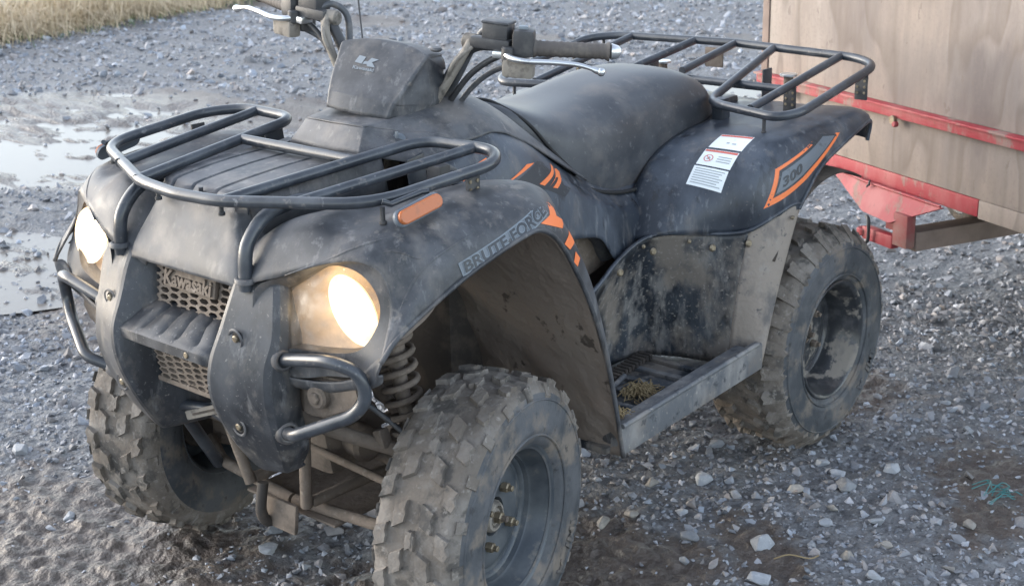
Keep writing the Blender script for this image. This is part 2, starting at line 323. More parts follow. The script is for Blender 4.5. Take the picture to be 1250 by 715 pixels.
def height(x, y, fine=True):
    h = .035*vnoise(x*.7, y*.7, 1)+.022*vnoise(x*2.1, y*2.1, 2)
    h *= .35+.65*sstep(.8, 3.0, np.hypot(x+.58, y))
    wb = wetband(x, y); h = h-.022*wb*sstep(1.0, 2.0, np.hypot(x+.58, y))
    if fine:
        mm = mudmask(x, y)
        h = h+.012*vnoise(x*9, y*9, 3)+.007*vnoise(x*22, y*22, 4)+(.005+.009*mm)*vnoise(x*48, y*48, 8)+.004*vnoise(x*110, y*110, 9)
        ru = np.sin((x*.55+y*.25)*26+4*vnoise(x*1.2, y*1.2, 11))*.006*sstep(-2, -3.2, y)*sstep(-.5, -1.2, x)
        h = h+ru+.022*wb*vnoise(x*6, y*14, 12)+.030*wb*vnoise(x*17, y*24, 13)+.016*wb*vnoise(x*40, y*60, 16)
        trk = np.abs(vnoise(x*2.2+.6*y, y*.35, 14)); h = h-.010*sstep(.10, .0, trk)*sstep(1.2, 2.2, np.hypot(x+.58, y))
        h = h+.010*mm*vnoise(x*34, y*34, 15)*sstep(-1.6, -.9, y)
    return h-.010

def build_ground():
    def axis(lo, hi, n, far_lo, far_hi, m):
        a = np.linspace(lo, hi, n); t = np.linspace(0, 1, m)[1:]
        return np.concatenate([(lo-(lo-far_lo)*t**2.5)[::-1], a, hi+(far_hi-hi)*t**2.5])
    # three sheets of detail stitched by using one tensor grid: dense near the quad, coarser away
    xs = axis(-2.4, .7, 430, -90, 60, 260); ys = axis(-1.6, 1.25, 400, -90, 60, 300)
    X, Y = np.meshgrid(xs, ys, indexing='ij')
    Z = height(X, Y); far = sstep(14, 30, np.hypot(X, Y)); Z = Z*(1-far)
    V = np.stack([X, Y, Z], -1).reshape(-1, 3); a, b = X.shape
    i, j = np.meshgrid(np.arange(a-1), np.arange(b-1), indexing='ij'); i = i.ravel(); j = j.ravel()
    F = np.stack([i*b+j, (i+1)*b+j, (i+1)*b+j+1, i*b+j+1], 1)
    me = bpy.data.meshes.new('ground'); me.vertices.add(len(V)); me.vertices.foreach_set('co', V.ravel())
    me.loops.add(F.size); me.loops.foreach_set('vertex_index', F.ravel().astype(np.int32))
    me.polygons.add(len(F)); me.polygons.foreach_set('loop_start', np.arange(0, F.size, 4, dtype=np.int32)); me.polygons.foreach_set('loop_total', np.full(len(F), 4, np.int32))
    me.polygons.foreach_set('use_smooth', np.ones(len(F), bool))
    at = me.attributes.new('mud', 'FLOAT', 'POINT'); at.data.foreach_set('value', mudmask(X, Y).ravel().astype(np.float32))
    at = me.attributes.new('wet', 'FLOAT', 'POINT'); at.data.foreach_set('value', wetband(X, Y).ravel().astype(np.float32))
    me.update(calc_edges=True); me.validate()
    o = bpy.data.objects.new('ground', me); COL.objects.link(o); tag(o, kind='structure')
    m = mat('wet gravelly mud', (.125, .127, .132), .6, spots=[((.20, .205, .215), 14, .42, .62, .8, (1, 1, 1), .8), ((.06, .062, .068), 30, .52, .64, .8), ((.27, .28, .295), 55, .56, .66, .8), ((.035, .036, .04), 90, .58, .68, .7)], bump=1.0, bscale=70, bdist=.012)
    n = m.node_tree.nodes; l = m.node_tree.links; bs = n['Principled BSDF']
    at = n.new('ShaderNodeAttribute'); at.attribute_name = 'mud'
    aw = n.new('ShaderNodeAttribute'); aw.attribute_name = 'wet'
    tc = n.new('ShaderNodeTexCoord'); t = n.new('ShaderNodeTexNoise'); t.inputs['Scale'].default_value = 18; t.inputs['Detail'].default_value = 8; l.new(tc.outputs['Object'], t.inputs['Vector'])
    ad = n.new('ShaderNodeMath'); ad.operation = 'ADD'; l.new(at.outputs['Fac'], ad.inputs[0]); l.new(t.outputs[0], ad.inputs[1])
    mr = n.new('ShaderNodeMapRange'); mr.inputs[1].default_value = .80; mr.inputs[2].default_value = 1.10; l.new(ad.outputs[0], mr.inputs[0])
    mc = n.new('ShaderNodeMix'); mc.data_type = 'RGBA'; l.new(t.outputs[0], mc.inputs[0]); mc.inputs[6].default_value = (.036, .029, .025, 1); mc.inputs[7].default_value = (.150, .122, .105, 1)
    mx = n.new('ShaderNodeMix'); mx.data_type = 'RGBA'; l.new(mr.outputs[0], mx.inputs[0]); l.new(bs.inputs['Base Color'].links[0].from_socket, mx.inputs[6]); l.new(mc.outputs[2], mx.inputs[7]); l.new(mx.outputs[2], bs.inputs['Base Color'])
    m2 = n.new('ShaderNodeMix'); l.new(mr.outputs[0], m2.inputs[0]); l.new(bs.inputs['Roughness'].links[0].from_socket, m2.inputs[2]); m2.inputs[3].default_value = .48
    ws = n.new('ShaderNodeMapRange'); ws.inputs[1].default_value = .25; ws.inputs[2].default_value = .7; l.new(aw.outputs['Fac'], ws.inputs[0])
    m3 = n.new('ShaderNodeMix'); l.new(ws.outputs[0], m3.inputs[0]); l.new(m2.outputs[0], m3.inputs[2]); m3.inputs[3].default_value = .22
    l.new(m3.outputs[0], bs.inputs['Roughness'])
    me.materials.append(m)
    return o
build_ground()
# puddles: level water sheets lying in the hollows of the ground
def puddle(name, cx, cy, rx, ry, a, z):
    N = 40; V = [(cx, cy, z)]; F = []
    for i in range(N):
        t = 2*math.pi*i/N; X, Y = rx*math.cos(t), ry*math.sin(t); V.append((cx+X*math.cos(a)-Y*math.sin(a), cy+X*math.sin(a)+Y*math.cos(a), z))
    for i in range(N): F.append((0, 1+i, 1+(i+1) % N))
    return tag(mesh(name, V, F, M['puddle'], None, False), kind='structure')
puddle('puddle', -2.35, -4.5, 2.6, 1.1, R(78), -.0315)
puddle('puddle', -.86, -2.62, .62, .75, R(60), -.0235)
puddle('puddle', -5.1, -2.2, .35, .22, R(60), -.004)

# ------------------------------------------------------------------ gravel
def stone_templates(n=14, pts=11, flat=.62):
    T = []
    for k in range(n):
        bm = bmesh.new()
        for _ in range(pts):
            v = Vector((random.gauss(0, 1), random.gauss(0, 1), random.gauss(0, 1))).normalized()*random.uniform(.8, 1.0); bm.verts.new((v.x*random.uniform(.8, 1.15), v.y*random.uniform(.6, .9), v.z*flat))
        r = bmesh.ops.convex_hull(bm, input=bm.verts[:]); bmesh.ops.delete(bm, geom=[g for g in r['geom_interior'] if isinstance(g, bmesh.types.BMVert)], context='VERTS')
        bmesh.ops.triangulate(bm, faces=bm.faces[:]); bm.verts.index_update()
        T.append((np.array([v.co[:] for v in bm.verts]), np.array([[v.index for v in f.verts] for f in bm.faces]))); bm.free()
    return T
TPL = stone_templates()
def stone_material():
    m = mat('crushed grey stone', (.25, .26, .275), .7, spots=[((.17, .175, .185), 30, .45, .65, .6), ((.38, .38, .38), 80, .55, .68, .5)], bump=.4, bscale=160, bdist=.002)
    n = m.node_tree.nodes; l = m.node_tree.links; b = n['Principled BSDF']
    at = n.new('ShaderNodeAttribute'); at.attribute_name = 'tint'
    mx = n.new('ShaderNodeMix'); mx.data_type = 'RGBA'; mx.blend_type = 'MULTIPLY'; mx.inputs[0].default_value = 1
    l.new(b.inputs['Base Color'].links[0].from_socket, mx.inputs[6]); l.new(at.outputs['Color'], mx.inputs[7]); l.new(mx.outputs[2], b.inputs['Base Color']); return m
M['gravel'] = stone_material()
def gravel(name, pos, size, tint):
    Vs, Fs, Ts = [], [], []; base = 0
    k = RNG.integers(0, len(TPL), len(pos)); ang = RNG.uniform(0, 2*np.pi, len(pos)); tilt = RNG.normal(0, .35, (len(pos), 2))
    for t in range(len(TPL)):
        idx = np.where(k == t)[0]
        if not len(idx): continue
        tv, tf = TPL[t]; c, s = np.cos(ang[idx]), np.sin(ang[idx])
        v = tv[None]*size[idx, None, None]
        x = v[..., 0]; y = v[..., 1]; z = v[..., 2]+x*tilt[idx, 0, None]+y*tilt[idx, 1, None]
        W = np.stack([x*c[:, None]-y*s[:, None], x*s[:, None]+y*c[:, None], z], -1)+pos[idx, None]
        nv = len(tv); Vs.append(W.reshape(-1, 3)); Fs.append((tf[None]+(np.arange(len(idx))*nv)[:, None, None]+base).reshape(-1, 3)); base += nv*len(idx)
        Ts.append(np.repeat(tint[idx], nv, 0))
    V = np.concatenate(Vs); F = np.concatenate(Fs); T = np.concatenate(Ts)
    me = bpy.data.meshes.new(name); me.vertices.add(len(V)); me.vertices.foreach_set('co', V.ravel())
    me.loops.add(F.size); me.loops.foreach_set('vertex_index', F.ravel().astype(np.int32)); me.polygons.add(len(F))
    me.polygons.foreach_set('loop_start', np.arange(0, F.size, 3, dtype=np.int32)); me.polygons.foreach_set('loop_total', np.full(len(F), 3, np.int32)); me.polygons.foreach_set('use_smooth', np.zeros(len(F), bool))
    a = me.attributes.new('tint', 'FLOAT_COLOR', 'POINT'); a.data.foreach_set('color', np.concatenate([T, np.ones((len(T), 1))], 1).ravel().astype(np.float32))
    me.update(calc_edges=True); me.materials.append(M['gravel']); o = bpy.data.objects.new(name, me); COL.objects.link(o); return o
def scatter(n, r0, r1, p, s_med, s_sig, smin, smax, growth, half=27):
    """n stones over the yard between r0 and r1 metres from where one stands"""
    u = RNG.uniform(0, 1, n); r = (r0**p+(r1**p-r0**p)*u)**(1/p); a = YAW+np.radians(RNG.uniform(-half, half, n))
    x = CAM.x+r*np.cos(a); y = CAM.y+r*np.sin(a)
    mm = mudmask(x, y); keep = RNG.uniform(0, 1, n) > sstep(.25, .80, mm)*.93
    x, y, r = x[keep], y[keep], r[keep]; s = np.clip(np.exp(RNG.normal(math.log(s_med), s_sig, len(x))), smin, smax)*np.clip(r/2.5, 1, None)**growth
    z = height(x, y)+s*RNG.uniform(-.38, .22, len(x))
    g = np.clip(RNG.normal(1.02, .26, len(x)), .35, 1.8); hue = RNG.normal(0, .03, len(x)); t = np.stack([g*(1+hue), g, g*(1.04-hue)], 1)
    brn = RNG.uniform(0, 1, len(x)) < .16; t[brn] *= np.array([.95, .86, .78])
    pale = RNG.uniform(0, 1, len(x)) < .06; t[pale] *= 1.3
    return np.stack([x, y, z], 1), s, t
A = scatter(40000, 1.3, 4.6, 1.1, .0052, .52, .003, .016, .3)
B = scatter(4200, 1.3, 4.8, 1.25, .0125, .38, .008, .030, .2)
C_ = scatter(34000, 4.0, 12.5, .9, .0085, .45, .005, .026, .5)
P_ = [np.concatenate(q) for q in zip(A, B, C_)]
tag(gravel('gravel', *P_), kind='stuff')
# ================================================================== THE QUAD
quad = empty('quad_bike'); tag(quad, 'muddy black four-wheeled quad bike with both headlights lit and orange decals', 'quad bike')
Z3 = Vector((0, 0, 1))
# ---- hood: raised grooved lid and sloping nose, both sides in one shell
def hood():
    xs = [(.322, .728), (.318, .745), (.306, .772), (.285, .815), (.272, .842), (.258, .858), (.235, .866), (.12, .876), (.0, .880), (-.04, .884)]
    top = [.150, .148, .140, .122, .114, .118, .128, .134, .132, .13]
    G = []
    for (x, z), h in zip(xs, top):
        k = 0 if z < .85 else 1
        row = [(x, 0, z)]
        for g in (.035, .095):
            if k:
                row += [(x, h*g/.13-.006, z), (x, h*g/.13-.002, z-.006), (x, h*g/.13+.002, z-.006), (x, h*g/.13+.006, z)]
            else: row += [(x, h*g/.13-.006, z), (x, h*g/.13-.002, z), (x, h*g/.13+.002, z), (x, h*g/.13+.006, z)]
        row += [(x, h-.008, z), (x-.002, h, z-.004)]
        if k: row += [(x-.004, h+.006, z-.03), (x-.006, h+.012, z-.07)]
        else:
            f = (z-.728)/.13; row += [(x-.006-.03*f, h+.010, z-.004-.01*f), (x-.012-.06*f, h+.022, z-.008-.03*f)]
        G.append(row)
    G = full(G); G = crs(np.array(G), 3)
    V = G.reshape(-1, 3); a, b, _ = G.shape
    F = [(i*b+j, i*b+j+1, (i+1)*b+j+1, (i+1)*b+j) for i in range(a-1) for j in range(b-1)]
    BV['hood'] = BVHTree.FromPolygons([Vector(v) for v in V], F)
    o = mesh('hood', V, F, M['plastic_hood'], quad, True, 50)
    md = o.modifiers.new('thickness', 'SOLIDIFY'); md.thickness = .004; md.offset = 0
hood()
# ---- front fenders
FG = [
 [(0.313, 0.118, 0.715), (0.322, 0.195, 0.745), (0.308, 0.26, 0.765), (0.287, 0.33, 0.792), (0.262, 0.388, 0.8), (0.246, 0.418, 0.775), (0.25, 0.44, 0.725), (0.292, 0.457, 0.655)],
 [(0.27299999999999996, 0.118, 0.77), (0.285, 0.2, 0.806), (0.272, 0.27, 0.822), (0.255, 0.325, 0.824), (0.23, 0.382, 0.828), (0.205, 0.432, 0.812), (0.205, 0.458, 0.765), (0.262, 0.467, 0.69)],
 [(0.22799999999999998, 0.118, 0.785), (0.24, 0.2, 0.832), (0.23, 0.27, 0.846), (0.218, 0.325, 0.835), (0.2, 0.386, 0.839), (0.172, 0.434, 0.825), (0.168, 0.47, 0.7795), (0.2, 0.474, 0.722)],
 [(0.148, 0.118, 0.78), (0.16, 0.2, 0.828), (0.155, 0.27, 0.85), (0.148, 0.325, 0.847), (0.135, 0.387, 0.851), (0.112, 0.434, 0.837), (0.11, 0.47, 0.8035), (0.12, 0.484, 0.758)],
 [(0.068, 0.118, 0.778), (0.08, 0.2, 0.816), (0.08, 0.27, 0.842), (0.075, 0.325, 0.853), (0.062, 0.386, 0.857), (0.045, 0.434, 0.843), (0.045, 0.47, 0.8175), (0.052, 0.49, 0.78)],
 [(-0.012, 0.118, 0.78), (0.0, 0.2, 0.812), (0.0, 0.27, 0.838), (-0.005, 0.325, 0.854), (-0.015, 0.386, 0.858), (-0.025, 0.434, 0.844), (-0.022, 0.47, 0.825), (-0.01, 0.491, 0.794)],
 [(-0.092, 0.118, 0.78), (-0.08, 0.2, 0.808), (-0.08, 0.27, 0.828), (-0.085, 0.325, 0.852), (-0.088, 0.386, 0.857), (-0.088, 0.434, 0.843), (-0.078, 0.47, 0.8260000000000001), (-0.062, 0.491, 0.797)],
 [(-0.162, 0.118, 0.76), (-0.15, 0.2, 0.78), (-0.15, 0.27, 0.796), (-0.162, 0.325, 0.831), (-0.158, 0.388, 0.843), (-0.142, 0.434, 0.829), (-0.13, 0.47, 0.8035), (-0.112, 0.491, 0.766)],
 [(-0.20700000000000002, 0.118, 0.72), (-0.195, 0.2, 0.735), (-0.195, 0.27, 0.74), (-0.209, 0.325, 0.788), (-0.205, 0.395, 0.8), (-0.184, 0.434, 0.778), (-0.178, 0.47, 0.745), (-0.16, 0.49, 0.7)],
 [(-0.247, 0.118, 0.64), (-0.235, 0.2, 0.655), (-0.235, 0.27, 0.655), (-0.232, 0.34, 0.662), (-0.228, 0.415, 0.668), (-0.226, 0.45, 0.665), (-0.222, 0.476, 0.655), (-0.206, 0.488, 0.622)],
 [(-0.29200000000000004, 0.118, 0.51), (-0.28, 0.2, 0.53), (-0.28, 0.27, 0.53), (-0.278, 0.34, 0.532), (-0.276, 0.415, 0.535), (-0.275, 0.447, 0.535), (-0.272, 0.47, 0.53), (-0.256, 0.484, 0.51)],
 [(-0.332, 0.118, 0.37), (-0.32, 0.2, 0.39), (-0.32, 0.27, 0.39), (-0.319, 0.34, 0.39), (-0.318, 0.415, 0.39), (-0.317, 0.444, 0.39), (-0.316, 0.464, 0.388), (-0.304, 0.474, 0.376)],
 [(-0.357, 0.118, 0.255), (-0.345, 0.2, 0.275), (-0.345, 0.27, 0.275), (-0.344, 0.34, 0.275), (-0.343, 0.415, 0.275), (-0.343, 0.442, 0.275), (-0.343, 0.458, 0.272), (-0.336, 0.466, 0.268)]]
fend = surf('front_fender', FG, M['plastic'], quad, 5, 5, key='fender')
# rolled lip along the arch edge, and the arch liner behind it
lip = [g[-1] for g in FG]
for s in (1, -1):
    P = crs([(x, y*s, z) for x, y, z in lip], 5); V, F = tube_geo(P, .0045, 8); mesh('arch_lip', V, F, M['plastic'], quad)
LN = []
for k, (x, y, z) in enumerate(lip):
    t = k/(len(lip)-1)
    if k == 0: continue
    if k < 3: LN.append([(x-.004, y-.008, z-.006), (x-.03, y-.02, z-.012), (x-.06, y-.05, z-.006), (x-.09, y-.10, z+.0), (x-.11, y-.16, z+.0), (x-.12, y-.22, z+.0)]); continue
    if k >= 8: LN.append([(x-.003, y-.008, z), (x-.005, y-.04, z), (x-.006+.004*(k-8)/4, y-.12, z), (x-.008+.004*(k-8)/4, .26, z), (x-.010+.005*(k-8)/4, .17, z), (x-.012, .11, z)]); continue
    LN.append([(x-.004, y-.008, z-.006), (x-.010, y-.04, z-.002+.015*math.sin(math.pi*t)), (x-.012-.012*t, y-.12, z+.012*math.sin(math.pi*t)), (x-.012-.025*t, .26, z+.012*math.sin(math.pi*t)-.01*t), (x-.012-.04*t, .17, z+.010*math.sin(math.pi*t)-.02*t), (x-.01-.05*t, .11, z-.02*t)])
def liner():
    V, F = grid_geo(LN, 8, 6); V = V.copy()
    n1 = vnoise(V[:, 0]*30+V[:, 2]*20, V[:, 1]*30, 31)+.5*vnoise(V[:, 2]*70, V[:, 1]*70+V[:, 0]*30, 32)
    amt = .004+.012*sstep(.6, .3, V[:, 2])
    V[:, 0] += n1*amt; V[:, 2] -= np.abs(n1)*.004
    for s in (1, -1):
        o = mesh('arch_liner', V*np.array([1, s, 1]), F if s == 1 else [f[::-1] for f in F], M['liner'], quad)
        md = o.modifiers.new('thickness', 'SOLIDIFY'); md.thickness = .004; md.offset = 0
    # seam ridge across the liner
    for s in (1, -1):
        tube('liner_seam', [(.0-.03*k, (.475-.09*k)*s, .800-.004*k**2) for k in range(0)] or [(-.005, .46*s, .788), (-.05, .33*s, .795), (-.085, .20*s, .78)], .004, M['liner'], quad, 6)
liner()
# mud flap foot of the fender
# moulded ridges pressed into the fender
for s in (1, -1):
    for P in ([(.312, .265, .768), (.28, .336, .8), (.257, .369, .819), (.235, .394, .831), (.204, .418, .838), (.181, .432, .843)], [(.244, .403, .81), (.222, .418, .815), (.208, .432, .812), (.189, .452, .802), (.162, .459, .816)], [(.257, .455, .704), (.234, .453, .735), (.207, .455, .77), (.176, .463, .796), (.135, .469, .812), (.081, .475, .828), (.024, .478, .841)]):
        n_ = len(P); Q_ = crs([tuple(v) for v in conform(P, 'fender', (-.25, -.75, -.62), .0)], 5); Q_ = np.array([(x, y*s, z) for x, y, z in Q_]); rad_ = [.0034*math.sin(math.pi*(i+.6)/(len(Q_)+.2))**.5 for i in range(len(Q_))]; V, F = tube_geo(Q_, rad_, 8); mesh('fender_ridge', V, F, M['plastic'], quad)
# ---- headlights
lensP = [(.293, .228, .722), (.286, .27, .752), (.276, .31, .778), (.266, .345, .788), (.256, .385, .778), (.250, .412, .748), (.254, .420, .712), (.268, .405, .672), (.280, .380, .652), (.294, .330, .645), (.305, .285, .643), (.312, .245, .645), (.306, .232, .682)]
outP = [(.326, .205, .738), (.306, .262, .765), (.286, .332, .792), (.268, .372, .800), (.250, .412, .792), (.243, .434, .755), (.250, .446, .708), (.275, .440, .655), (.286, .400, .618), (.292, .335, .605), (.302, .275, .590), (.322, .205, .590), (.330, .200, .665)]
for s in (1, -1):
    h = empty('headlight', (0, 0, 0), quad)
    L = crs([(x, y*s, z) for x, y, z in lensP], 4, True); O = crs([(x, y*s, z) for x, y, z in outP], 4, True); n = len(L)
    B = [(v[0]-.028, v[1]*.985, v[2]*.995+.003) for v in L]; L2 = [(v[0]-.006, v[1], v[2]) for v in L]; O2 = [(v[0]-.02, v[1], v[2]) for v in O]
    V = list(O2)+list(O)+list(L)+B; F = []
    for r in range(3):
        for j in range(n): F.append((r*n+j, r*n+(j+1) % n, (r+1)*n+(j+1) % n, (r+1)*n+j) if s == 1 else (r*n+j, (r+1)*n+j, (r+1)*n+(j+1) % n, r*n+(j+1) % n))
    mesh('lamp_surround', V, F, M['plastic'], h, True, 45)
    # concave reflector behind, split into rings that deepen towards the bowl
    C0 = np.array([.262, .356*s, .714]); rings = [np.array(B)]
    for f, dx in ((.8, -.010), (.6, -.016), (.4, -.02), (.2, -.022)): rings.append(C0*(1-f)+np.array(B)*f+np.array([dx*.9-(1-f)*.022, 0, 0]))
    V = np.concatenate(rings+[[C0+np.array([-.045, 0, 0])]]); F = []
    for r in range(4):
        for j in range(n): F.append((r*n+j, (r+1)*n+j, (r+1)*n+(j+1) % n, r*n+(j+1) % n))
    for j in range(n): F.append((4*n+j, 5*n, 4*n+(j+1) % n))
    mesh('reflector', V, F, M['reflector'], h, True)
    # the lit bowl
    ax = Vector((.96, .20*s if s > 0 else .12, -.04)).normalized(); fr = frame(ax).to_4x4(); c = Vector((.262, .368*s, .716)); fr.translation = c
    def bowl(prof, sc_y=1.0):
        V, F = lathe_geo(prof, 40, fr @ Matrix.Rotation(R(26*s), 4, 'Z') @ Matrix.Diagonal((.74, 1.12, 1, 1))); return V, F
    V, F = bowl([(.056, .000), (.054, -.003), (.046, -.009), (.034, -.013), (.018, -.015), (1e-4, -.016)]); mesh('lamp_bowl', V, F, M['bulb'], h)
    V, F = bowl([(1e-4, .003), (.022, .002), (.031, -.001), (.033, -.004), (.022, -.010)]); mesh('bulb', V, F, M['bulb_core'], h)
    V, F = bowl([(.031, -.004), (.048, -.006), (.049, -.010), (.030, -.013)]); mesh('inner_reflector', V, F, M['lamp_warm'], h)
    pl_ = bpy.data.lights.new('lamp_light', 'POINT'); po = bpy.data.objects.new('lamp_light', pl_); COL.objects.link(po); po.parent = h; po.location = (.276, .305*s, .712); pl_.energy = .05; pl_.shadow_soft_size = .012; pl_.color = (1, .72, .38)
    # lens cover
    cen = np.mean(L2, 0)+np.array([.012, .004*s, 0]); V = [tuple(v) for v in L2]; F = []
    for f, b in ((.66, .006), (.33, .010)): V += [tuple(cen*(1-f)+np.array(v)*f+np.array([b-.002, 0, 0])) for v in L2]
    V.append(tuple(cen+np.array([.010, 0, 0])))
    for r in range(2):
        for j in range(n): F.append((r*n+j, r*n+(j+1) % n, (r+1)*n+(j+1) % n, (r+1)*n+j) if s == 1 else (r*n+j, (r+1)*n+j, (r+1)*n+(j+1) % n, r*n+(j+1) % n))
    for j in range(n): F.append((2*n+j, 2*n+(j+1) % n, 3*n) if s == 1 else (2*n+(j+1) % n, 2*n+j, 3*n))
    mesh('lens', V, F, M['lens'], h)
    # lower skirt under the lamp down to the arch tip
    sk = [[(.322, .205, .592), (.300, .30, .590), (.288, .385, .610), (.280, .44, .655), (.292, .459, .655)], [(.315, .205, .575), (.292, .30, .572), (.282, .385, .592), (.285, .43, .612), (.293, .450, .635)], [(.285, .205, .560), (.27, .30, .560), (.262, .385, .585), (.268, .43, .608), (.28, .448, .63)]]
    V, F = grid_geo([[(x, y*s, z) for x, y, z in r] for r in sk], 4, 4); o = mesh('lamp_skirt', V, F if s == 1 else [f[::-1] for f in F], M['plastic'], h)
    md = o.modifiers.new('thickness', 'SOLIDIFY'); md.thickness = .004; md.offset = 0
    # dirty blank plate with round boss below the lamp
    pl = [(.205, .582), (.30, .592), (.385, .600), (.392, .575), (.372, .548), (.305, .518), (.262, .512), (.218, .530)]
    bm = bmesh.new(); f = bm.faces.new([bm.verts.new((.282, y*s, z)) for y, z in pl]); ex = bmesh.ops.extrude_face_region(bm, geom=[f]); bmesh.ops.translate(bm, vec=(-.02, 0, 0), verts=[g for g in ex['geom'] if isinstance(g, bmesh.types.BMVert)])
    bmesh.ops.recalc_face_normals(bm, faces=bm.faces); bmesh.ops.bevel(bm, geom=bm.edges[:], offset=.004, segments=2, affect='EDGES'); bm.verts.index_update()
    V = [v.co.copy() for v in bm.verts]; F = [[v.index for v in f.verts] for f in bm.faces]; bm.free(); pt = mesh('lower_plate', V, F, M['mudmetal'], quad, True, 40)
    cyl('boss', (.288, .302*s, .560), (1, .1*s, 0), .021, .022, M['mudmetal'], pt, 20, .004); cyl('screw', (.300, .303*s, .560), (1, .1*s, 0), .011, .008, M['mudmetal'], pt, 6, .002)
    box('plate_rib', (.284, .235*s, .572), (.004, .05, .004), M['mudmetal'], pt)
    # frame bracket at the pillar's side
    tube('bracket_strap', [(.28, .215*s, .545), (.282, .222*s, .52), (.285, .225*s, .495), (.287, .20*s, .49)], .005, M['mudmetal'], quad, 8, fil=.01)

# ---- bumper pillars
PG = [
 [(0.263, 0.112, 0.752), (0.288, 0.125, 0.748), (0.308, 0.139, 0.744), (0.314, 0.144, 0.744), (0.3155, 0.151, 0.745), (0.3042, 0.226, 0.748), (0.299, 0.236, 0.748), (0.2888, 0.241, 0.745), (0.2834, 0.243, 0.742)],
 [(0.271, 0.108, 0.71), (0.301, 0.12, 0.71), (0.328, 0.139, 0.708), (0.334, 0.144, 0.708), (0.3352, 0.151, 0.708), (0.3191, 0.238, 0.708), (0.313, 0.248, 0.706), (0.3019, 0.253, 0.704), (0.2872, 0.255, 0.7)],
 [(0.278, 0.1, 0.662), (0.313, 0.112, 0.662), (0.35, 0.135, 0.66), (0.356, 0.14, 0.66), (0.3564, 0.147, 0.66), (0.3309, 0.243, 0.658), (0.323, 0.253, 0.655), (0.3101, 0.258, 0.653), (0.2818, 0.26, 0.65)],
 [(0.284, 0.095, 0.612), (0.329, 0.108, 0.612), (0.374, 0.132, 0.61), (0.38, 0.137, 0.61), (0.38, 0.144, 0.61), (0.3481, 0.238, 0.608), (0.339, 0.248, 0.605), (0.3249, 0.253, 0.603), (0.2882, 0.256, 0.6)],
 [(0.275, 0.095, 0.56), (0.325, 0.106, 0.56), (0.376, 0.127, 0.556), (0.382, 0.132, 0.556), (0.3821, 0.139, 0.555), (0.3518, 0.238, 0.553), (0.343, 0.248, 0.55), (0.3292, 0.253, 0.55), (0.2916, 0.256, 0.55)],
 [(0.24, 0.095, 0.5), (0.3, 0.104, 0.5), (0.356, 0.125, 0.496), (0.362, 0.13, 0.496), (0.3624, 0.137, 0.495), (0.3369, 0.232, 0.493), (0.329, 0.242, 0.492), (0.3161, 0.247, 0.491), (0.2808, 0.25, 0.49)],
 [(0.2, 0.092, 0.445), (0.262, 0.102, 0.442), (0.324, 0.127, 0.437), (0.33, 0.132, 0.436), (0.3309, 0.139, 0.434), (0.3117, 0.219, 0.434), (0.305, 0.229, 0.436), (0.2933, 0.234, 0.438), (0.2634, 0.236, 0.44)],
 [(0.17, 0.092, 0.41), (0.225, 0.104, 0.4), (0.29, 0.135, 0.393), (0.296, 0.14, 0.391), (0.2974, 0.147, 0.388), (0.2845, 0.194, 0.39), (0.279, 0.204, 0.396), (0.2685, 0.209, 0.4), (0.26, 0.211, 0.402)],
 [(0.165, 0.1, 0.4), (0.21, 0.116, 0.385), (0.256, 0.147, 0.378), (0.262, 0.152, 0.377), (0.2636, 0.159, 0.375), (0.2539, 0.179, 0.377), (0.249, 0.189, 0.383), (0.2391, 0.194, 0.388), (0.2428, 0.197, 0.391)]]
surf('bumper_pillar', PG, M['plastic_low'], quad, 4, 1, key='pillar', auto=16)
for s in (1, -1):
    for (x, y, z) in ((.357, .178, .652), (.362, .168, .492)):
        x = conform([(.5, y, z)], 'pillar', (-1, 0, 0), .0)[0].x
        b = cyl('bolt_recess', (x-.0035, y*s, z), (1, 0, -.05), .0125, .010, M['gap'], quad, 20, .002)
        cyl('bolt', (x+.002, y*s, z), (1, 0, -.1), .0065, .008, M['nut'], b, 12, .002); 
        V, F = lathe_geo([(.0135, .003), (.0165, .0045), (.0185, .002)], 24, Matrix.Translation((x, y*s, z)) @ frame((1, 0, -.1)).to_4x4()); mesh('bolt_rim', V, F, M['plastic'], b)
# ---- shelf between the pillars
SH = [[(.288, .100, .655), (.33, .112, .640), (.350, .128, .625), (.364, .134, .617), (.372, .134, .611), (.372, .134, .595), (.364, .130, .591), (.33, .112, .597)]]
row = []
Gs = []
for y in (-1, -.62, -.58, -.56, -.52, -.22, -.18, -.16, -.12, .12, .16, .18, .22, .52, .56, .58, .62, 1):
    dip = .006 if abs(abs(y)-.57) < .02 or abs(abs(y)-.17) < .02 else 0
    Gs.append([(x+(.002*(1-y*y) if i > 1 else 0), y*abs(yy), z-(dip if i in (1, 2) else 0)) for i, (x, yy, z) in enumerate(SH[0])])
surf('bumper_shelf', Gs, M['plastic_low'], quad, 1, 1, mirror=False, t=.003, flip=False, auto=35)
cyl('shelf_screw', (.375, .065, .603), (1, 0, 0), .006, .004, M['nut'], quad, 10)
